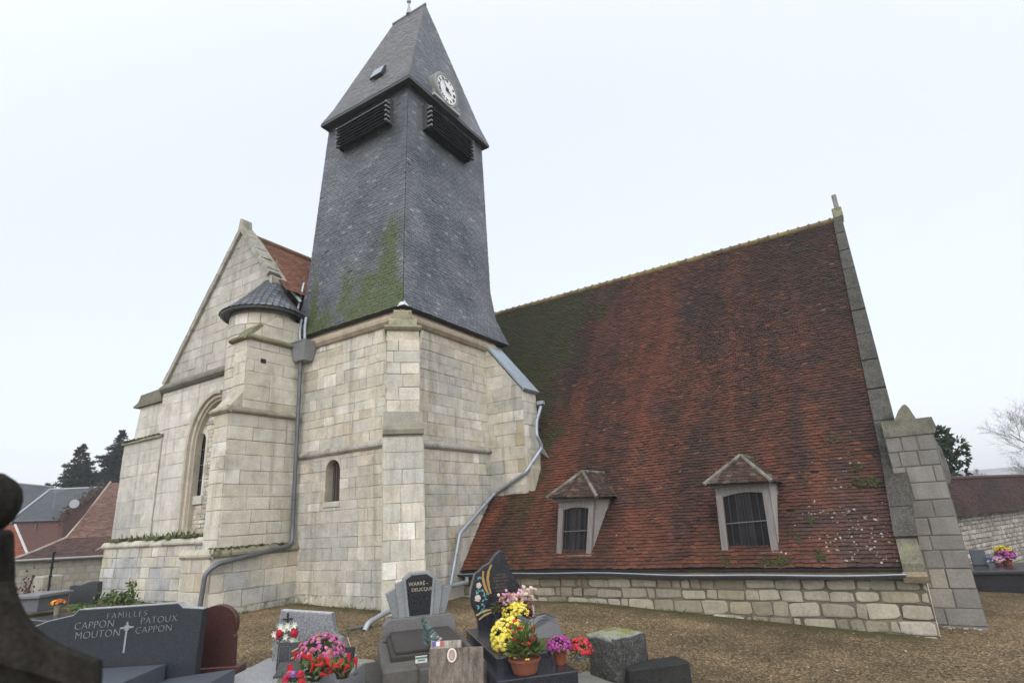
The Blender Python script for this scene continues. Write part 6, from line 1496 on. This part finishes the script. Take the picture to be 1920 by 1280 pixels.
for fi_, (o_, u_, v_) in enumerate(faces):
    o_, u_, v_ = Vector(o_), Vector(u_), Vector(v_); base = len(s_.v)
    for j in range(n + 1):
        for i in range(n + 1):
            P = o_ + u_ * (i / n) + v_ * (j / n); c_ = Vector((-wl / 2, wr / 2, hb / 2)); rr_ = P - c_
            e = sorted([abs(rr_.x) / (wl / 2), abs(rr_.y) / (wr / 2), abs(rr_.z) / (hb / 2)])
            P = c_ + rr_ * (1 - .05 * max(0, e[1] - .8) / .2); P = Vector((P.x * (1 - .03 * P.z), P.y, P.z))
            P = wob(P); top = P.z > hb * .96
            m_ = (.55 if top and abs(P.x + wl / 2) < wl * .42 else .0) + (.2 if P.z < .1 else 0)
            s_.add([P], (.055, .055, .052) if not top else (.36, .37, .36), m_)
    s_.f += [(base + j * (n + 1) + i, base + j * (n + 1) + i + 1, base + (j + 1) * (n + 1) + i + 1, base + (j + 1) * (n + 1) + i) for j in range(n) for i in range(n)]
s_.build('block', M['lichenstone'], o, local=True)
B2 = at(1228, 1249, 2, gz(-2.5, 8.5) + .28); o = empty('kerb_slab', (B2.x, B2.y, gz(B2.x, B2.y)), 'low dark stone kerb slab to the right of the mossy block', 'slab', TH)
s_ = MB(); e = toloc(o.location, TH, at(1292, 1246, 2, B2.z)); s_.bbox(-.5, e.x, e.y - .05 if e.y < 0 else -.3, .2, -.1, .28, .03, (.028, .028, .027), .05); s_.build('slab', M['darkstone'], o, local=True)
# pale cement paths between the graves
for i, (pts, lab) in enumerate((([(438, 1262), (520, 1240), (540, 1290), (430, 1300)], 'pale worn cement strip between the red stone and the grey grave'), ([(640, 1236), (700, 1240), (740, 1300), (680, 1300)], 'pale cement strip between the grey grave and the concrete grave'), ([(1040, 1283), (1100, 1262), (1180, 1285), (1120, 1310)], 'rough pale mossy slab at the foot of the stone block'))):
    m_ = MB(); P = [gp(*p) for p in pts]; m_.prism([p - Z * .2 for p in P], Z * (.23 + .004 * i), (.26, .245, .20) if i < 2 else (.2, .2, .18), .1); tag(m_.build('cement_strip', M['concrete'], None), lab, 'cement strip')

# ---- old monument with a ball finial close to the camera
DM = 1.9
def pm_(px, py, dd=0.): return pd(px, py, DM + dd)
nrm = -CF; nh = Vector((CF.x, CF.y, 0)).normalized()
def pmh(px, py, dd=0.):   # on a vertical plane facing the camera
    d = ray(px, py); return d * ((DM + dd) / d.dot(nh))
B = pmh(0, 1285); mt = empty('stone_monument', (B.x, B.y, -1.9), 'dark mossy stone monument with ball finial and scrolled shoulder, close at the left edge', 'monument')
p = MB(); c_ = pmh(-38, 946, .12); p.lathe(c_ - Z * .13, [(.055, 0), (.05, .03), (.075, .045), (.10, .075), (.112, .11), (.115, .14), (.107, .18), (.085, .21), (.05, .235), (0, .242)], 24, (.026, .024, .020), .08)
p.build('ball_finial', M['mossstone'], mt, smooth=True)
p = MB(); x0_ = pmh(-80, 1040); x1_ = pmh(34, 1040)
p.prism([pmh(-80, 1000), pmh(-80, 1088), pmh(34, 1088), pmh(33, 1000), pmh(26, 992), pmh(-72, 992)], -nh * .2, (.022, .020, .018), .04, bev=.012); p.build('neck_block', M['mossstone'], mt)
p = MB(); sc_ = [(-90, 1087), (36, 1087), (40, 1108), (47, 1128), (58, 1150), (74, 1172), (95, 1190), (125, 1206), (160, 1221), (198, 1234), (199, 1262), (196, 1300), (196, 2200), (-90, 2200)]
p.prism([pmh(*q) for q in sc_], -nh * .2, (.025, .023, .020), .04, bev=.014); p.build('scroll', M['mossstone'], mt)
p = MB(); p.prism([pmh(*q, -.2) for q in [(-90, 1090), (30, 1090), (38, 1115), (47, 1140), (60, 1162), (82, 1185), (110, 1202), (150, 1220), (190, 1234), (193, 1285), (130, 1272), (80, 1256), (40, 1246), (5, 1232), (-90, 1180)]][::1], -nh * .03, (.033, .030, .026), .06, bev=.012); p.build('scroll_moulding', M['mossstone'], mt)

# ---- far left graves
def farstone(name, pts, d, col, m, label, cat, th_, dep=.14, group=None):
    P0 = pd(*pts[0], d); a_, b_ = axes(th_); pp = [onplane(*q, P0, b_) for q in pts]; o = MB(); o.prism(pp[::-1], b_ * dep, col, bev=.01)
    return tag(o.build(name, m, None), label, cat, group)
farstone('headstone', [(128, 1132), (131, 1098), (139, 1096), (150, 1097), (165, 1091), (175, 1089), (183, 1091), (181, 1112), (172, 1134)], 17.5, (.035, .039, .041), M['granite'], 'dark grey headstone with a swept wavy top below the rendered barn wall', 'headstone', math.radians(20), .18)
o = empty('iron_cross', pd(88, 1124, 18.5), 'tall black wrought iron cross standing against the barn wall', 'cross'); p = MB(); a, b = pd(88, 1124, 18.5), pd(101, 1036, 18.5)
p.tube([a, b], .035, 6, (.015, .015, .016)); c_ = a.lerp(b, .82); p.tube([c_ - HA * .14 - HB * .1, c_ + HA * .14 + HB * .1], .03, 6, (.015, .015, .016)); 
for k in (.1, .3, .5, .68, .82, 1.0): p.blob(a.lerp(b, k), .06, (.015, .015, .016), 0, 1, .2)
p.build('shaft', M['iron'], o)
p = MB(); q = pd(84, 1130, 18.7); p.bbox(q.x - .32, q.x + .32, q.y - .3, q.y + .3, q.z - .2, q.z + .85, .04, (.33, .32, .27), .12); tag(p.build('stone_pillar', M['stone'], None), 'pale weathered stone pillar behind the iron cross', 'pillar')
o = empty('grey_tomb', pd(75, 1136, 16.5), 'low grey granite tomb with an overhanging top slab beside the orange flower pot', 'tomb', math.radians(25)); p = MB(); p.bbox(-.45, .42, -.5, .5, -.1, .26, .015, (.12, .125, .14)); p.build('base', M['granite'], o, local=True); p = MB(); p.bbox(-.55, .52, -.6, .55, .26, .36, .02, (.17, .175, .19)); p.build('tomb_slab', M['granite'], o, local=True)
B = pd(106, 1150, 15.5); mum((B.x, B.y, B.z - .05), .16, [(.62, .16, .02), (.66, .38, .03), (.58, .10, .02)], 'small pot of orange and yellow flowers beside the low grey tomb', (.20, .20, .14), .26, 60, .03, .09, M['concrete'], low=0)
p = MB(); B = pd(112, 1160, 15); p.bbox(B.x - .6, B.x + .9, B.y - .5, B.y + .6, B.z - .3, B.z + .06, .02, (.025, .026, .03)); tag(p.build('black_slab', M['blackgranite'], None), 'flat black grave slab just behind the wide dark tomb', 'slab')
o = empty('rose_bush', pd(50, 1116, 17), 'thin leafless rose bush with dark red leaves left of the iron cross', 'shrub'); p = MB(); b0 = pd(50, 1118, 17)
for _ in range(60): q = b0 + HA * rnd.gauss(0, .16) + Z * abs(rnd.gauss(.3, .25)); p.leaf(q, (HA * rnd.gauss(0, 1) + Z * rnd.gauss(0, 1)).normalized() * .11, .03, mixc((.03, .012, .012), (.12, .04, .035), rnd.random()))
p.tube([b0, b0 + Z * .6 + HA * .1], .02, 5, (.05, .03, .02)); p.build('leaves', M['leaf'], o)
B = pd(228, 1132, 17); o = empty('wild_plant', B, 'bright green wild plant growing at the foot of the church plinth', 'plant'); p = MB()
for _ in range(420):
    px = rnd.gauss(225, 17); py = 1130 - abs(rnd.gauss(0, 8)); 
    if px > 234 and rnd.random() < .6: px = rnd.gauss(247, 5); py = rnd.uniform(1092, 1130)
    q = pd(px, py, 16.6 + rnd.gauss(0, .12)); p.leaf(q, (HA * rnd.gauss(0, 1) + Z * rnd.gauss(.2, .8) - HB * rnd.gauss(.3, .4)).normalized() * .13, .035, mixc((.025, .055, .012), (.10, .16, .035), rnd.random()))
p.build('leaves', M['leaf'], o)
B = pd(155, 1146, 15.5); o = empty('low_weed', B, 'clump of low green weeds behind the stepped headstone', 'plant'); p = MB()
for _ in range(160): q = pd(rnd.gauss(152, 14), 1142 - abs(rnd.gauss(0, 3.5)), 15.4 + rnd.gauss(0, .15)); p.leaf(q, (HA * rnd.gauss(0, 1) + Z * rnd.gauss(.3, .6)).normalized() * .10, .03, mixc((.03, .06, .015), (.12, .18, .04), rnd.random()))
p.build('leaves', M['leaf'], o)

# ---- graves at the right edge
B = gp(1835, 1108); o = empty('black_planter_grave', B, 'long low black granite grave at the right edge with pots of flowers on top', 'grave', math.radians(8)); p = MB()
hh_ = (1112 - 1078) * B.dot(CF) / FP
p.bbox(-.35, 3.6, 0, 2.0, -.15, hh_ - .08, .015, (.010, .010, .012)); p.build('base', M['blackgranite'], o, local=True); p = MB(); p.bbox(-.45, 3.7, -.12, 2.1, hh_ - .08, hh_ + .03, .025, (.020, .020, .023)); p.build('tomb_slab', M['blackgranite'], o, local=True)
TZ = B.z + hh_ + .03
def ont(px, py): return at(px, py, 2, TZ)
d_ = B.dot(CF) + .9
def tp(px, d=0): P = pd(px, 1070, d_ + d); return Vector((P.x, P.y, TZ))
mum(tp(1892, .35), .22, [(.62, .46, .02), (.66, .52, .05)], 'yellow chrysanthemum at the back of the black grave at the right edge', (.20, .04, .03), .28, 90, .03, .14, low=0)
mum(tp(1893, .1), .27, [(.33, .05, .24), (.38, .09, .30)], 'deep magenta chrysanthemum in front of the yellow one at the right edge', (.22, .05, .03), .13, 110, .03, .17, low=-.1)
mum(tp(1876, -.05), .19, [(.42, .20, .34), (.46, .28, .38)], 'pale pink chrysanthemum in a red pot, left of the magenta one', (.24, .05, .035), .06, 60, .028, .12, low=0)
o = empty('artificial_flowers', tp(1863, 0), 'small blue and white artificial flowers beside the pale pink pot', 'flowers'); p = MB()
for _ in range(26): q = tp(1863, 0) + Vector((rnd.gauss(0, .05), rnd.gauss(0, .05), .05 + abs(rnd.gauss(.1, .07)))); p.blob(q, .03, rnd.choice([(.10, .16, .34), (.16, .22, .40), (.42, .45, .5)]), 0, .8)
p.build('petals', M['petal'], o)
b0 = tp(1829, .3); p = MB(); p.bbox(b0.x - .02, b0.x + .36, b0.y, b0.y + .08, TZ, TZ + .46, .02, (.09, .11, .125)); tag(p.build('grey_headstone', M['granite'], None), 'small blue grey headstone standing on the black grave against the rubble wall', 'headstone')
b0 = tp(1815, .5); p = MB(); p.bbox(b0.x - .09, b0.x + .09, b0.y, b0.y + .2, TZ - .5, TZ + .98, .015, (.03, .022, .022)); tag(p.build('dark_post', M['wood'], None), 'dark brown post rising between the buttress and the small grey headstone', 'post')
p = MB()
for _ in range(60):
    q = gp(rnd.uniform(1770, 1845), 1172 + rnd.gauss(0, 5)); p.blob(q + Z * .012, rnd.uniform(.02, .05), shade((.40, .38, .33), .6, 1.2), 0, .4, .4)
tag(p.build('loose_stones', M['stone'], None), 'scatter of pale loose stones on the gravel by the west buttress', 'stones', kind='stuff')
hzo = HAZE[0].build('haze', HAZE[1], None); tag(hzo, 'thin pale mist filling the air', 'mist', kind='stuff')
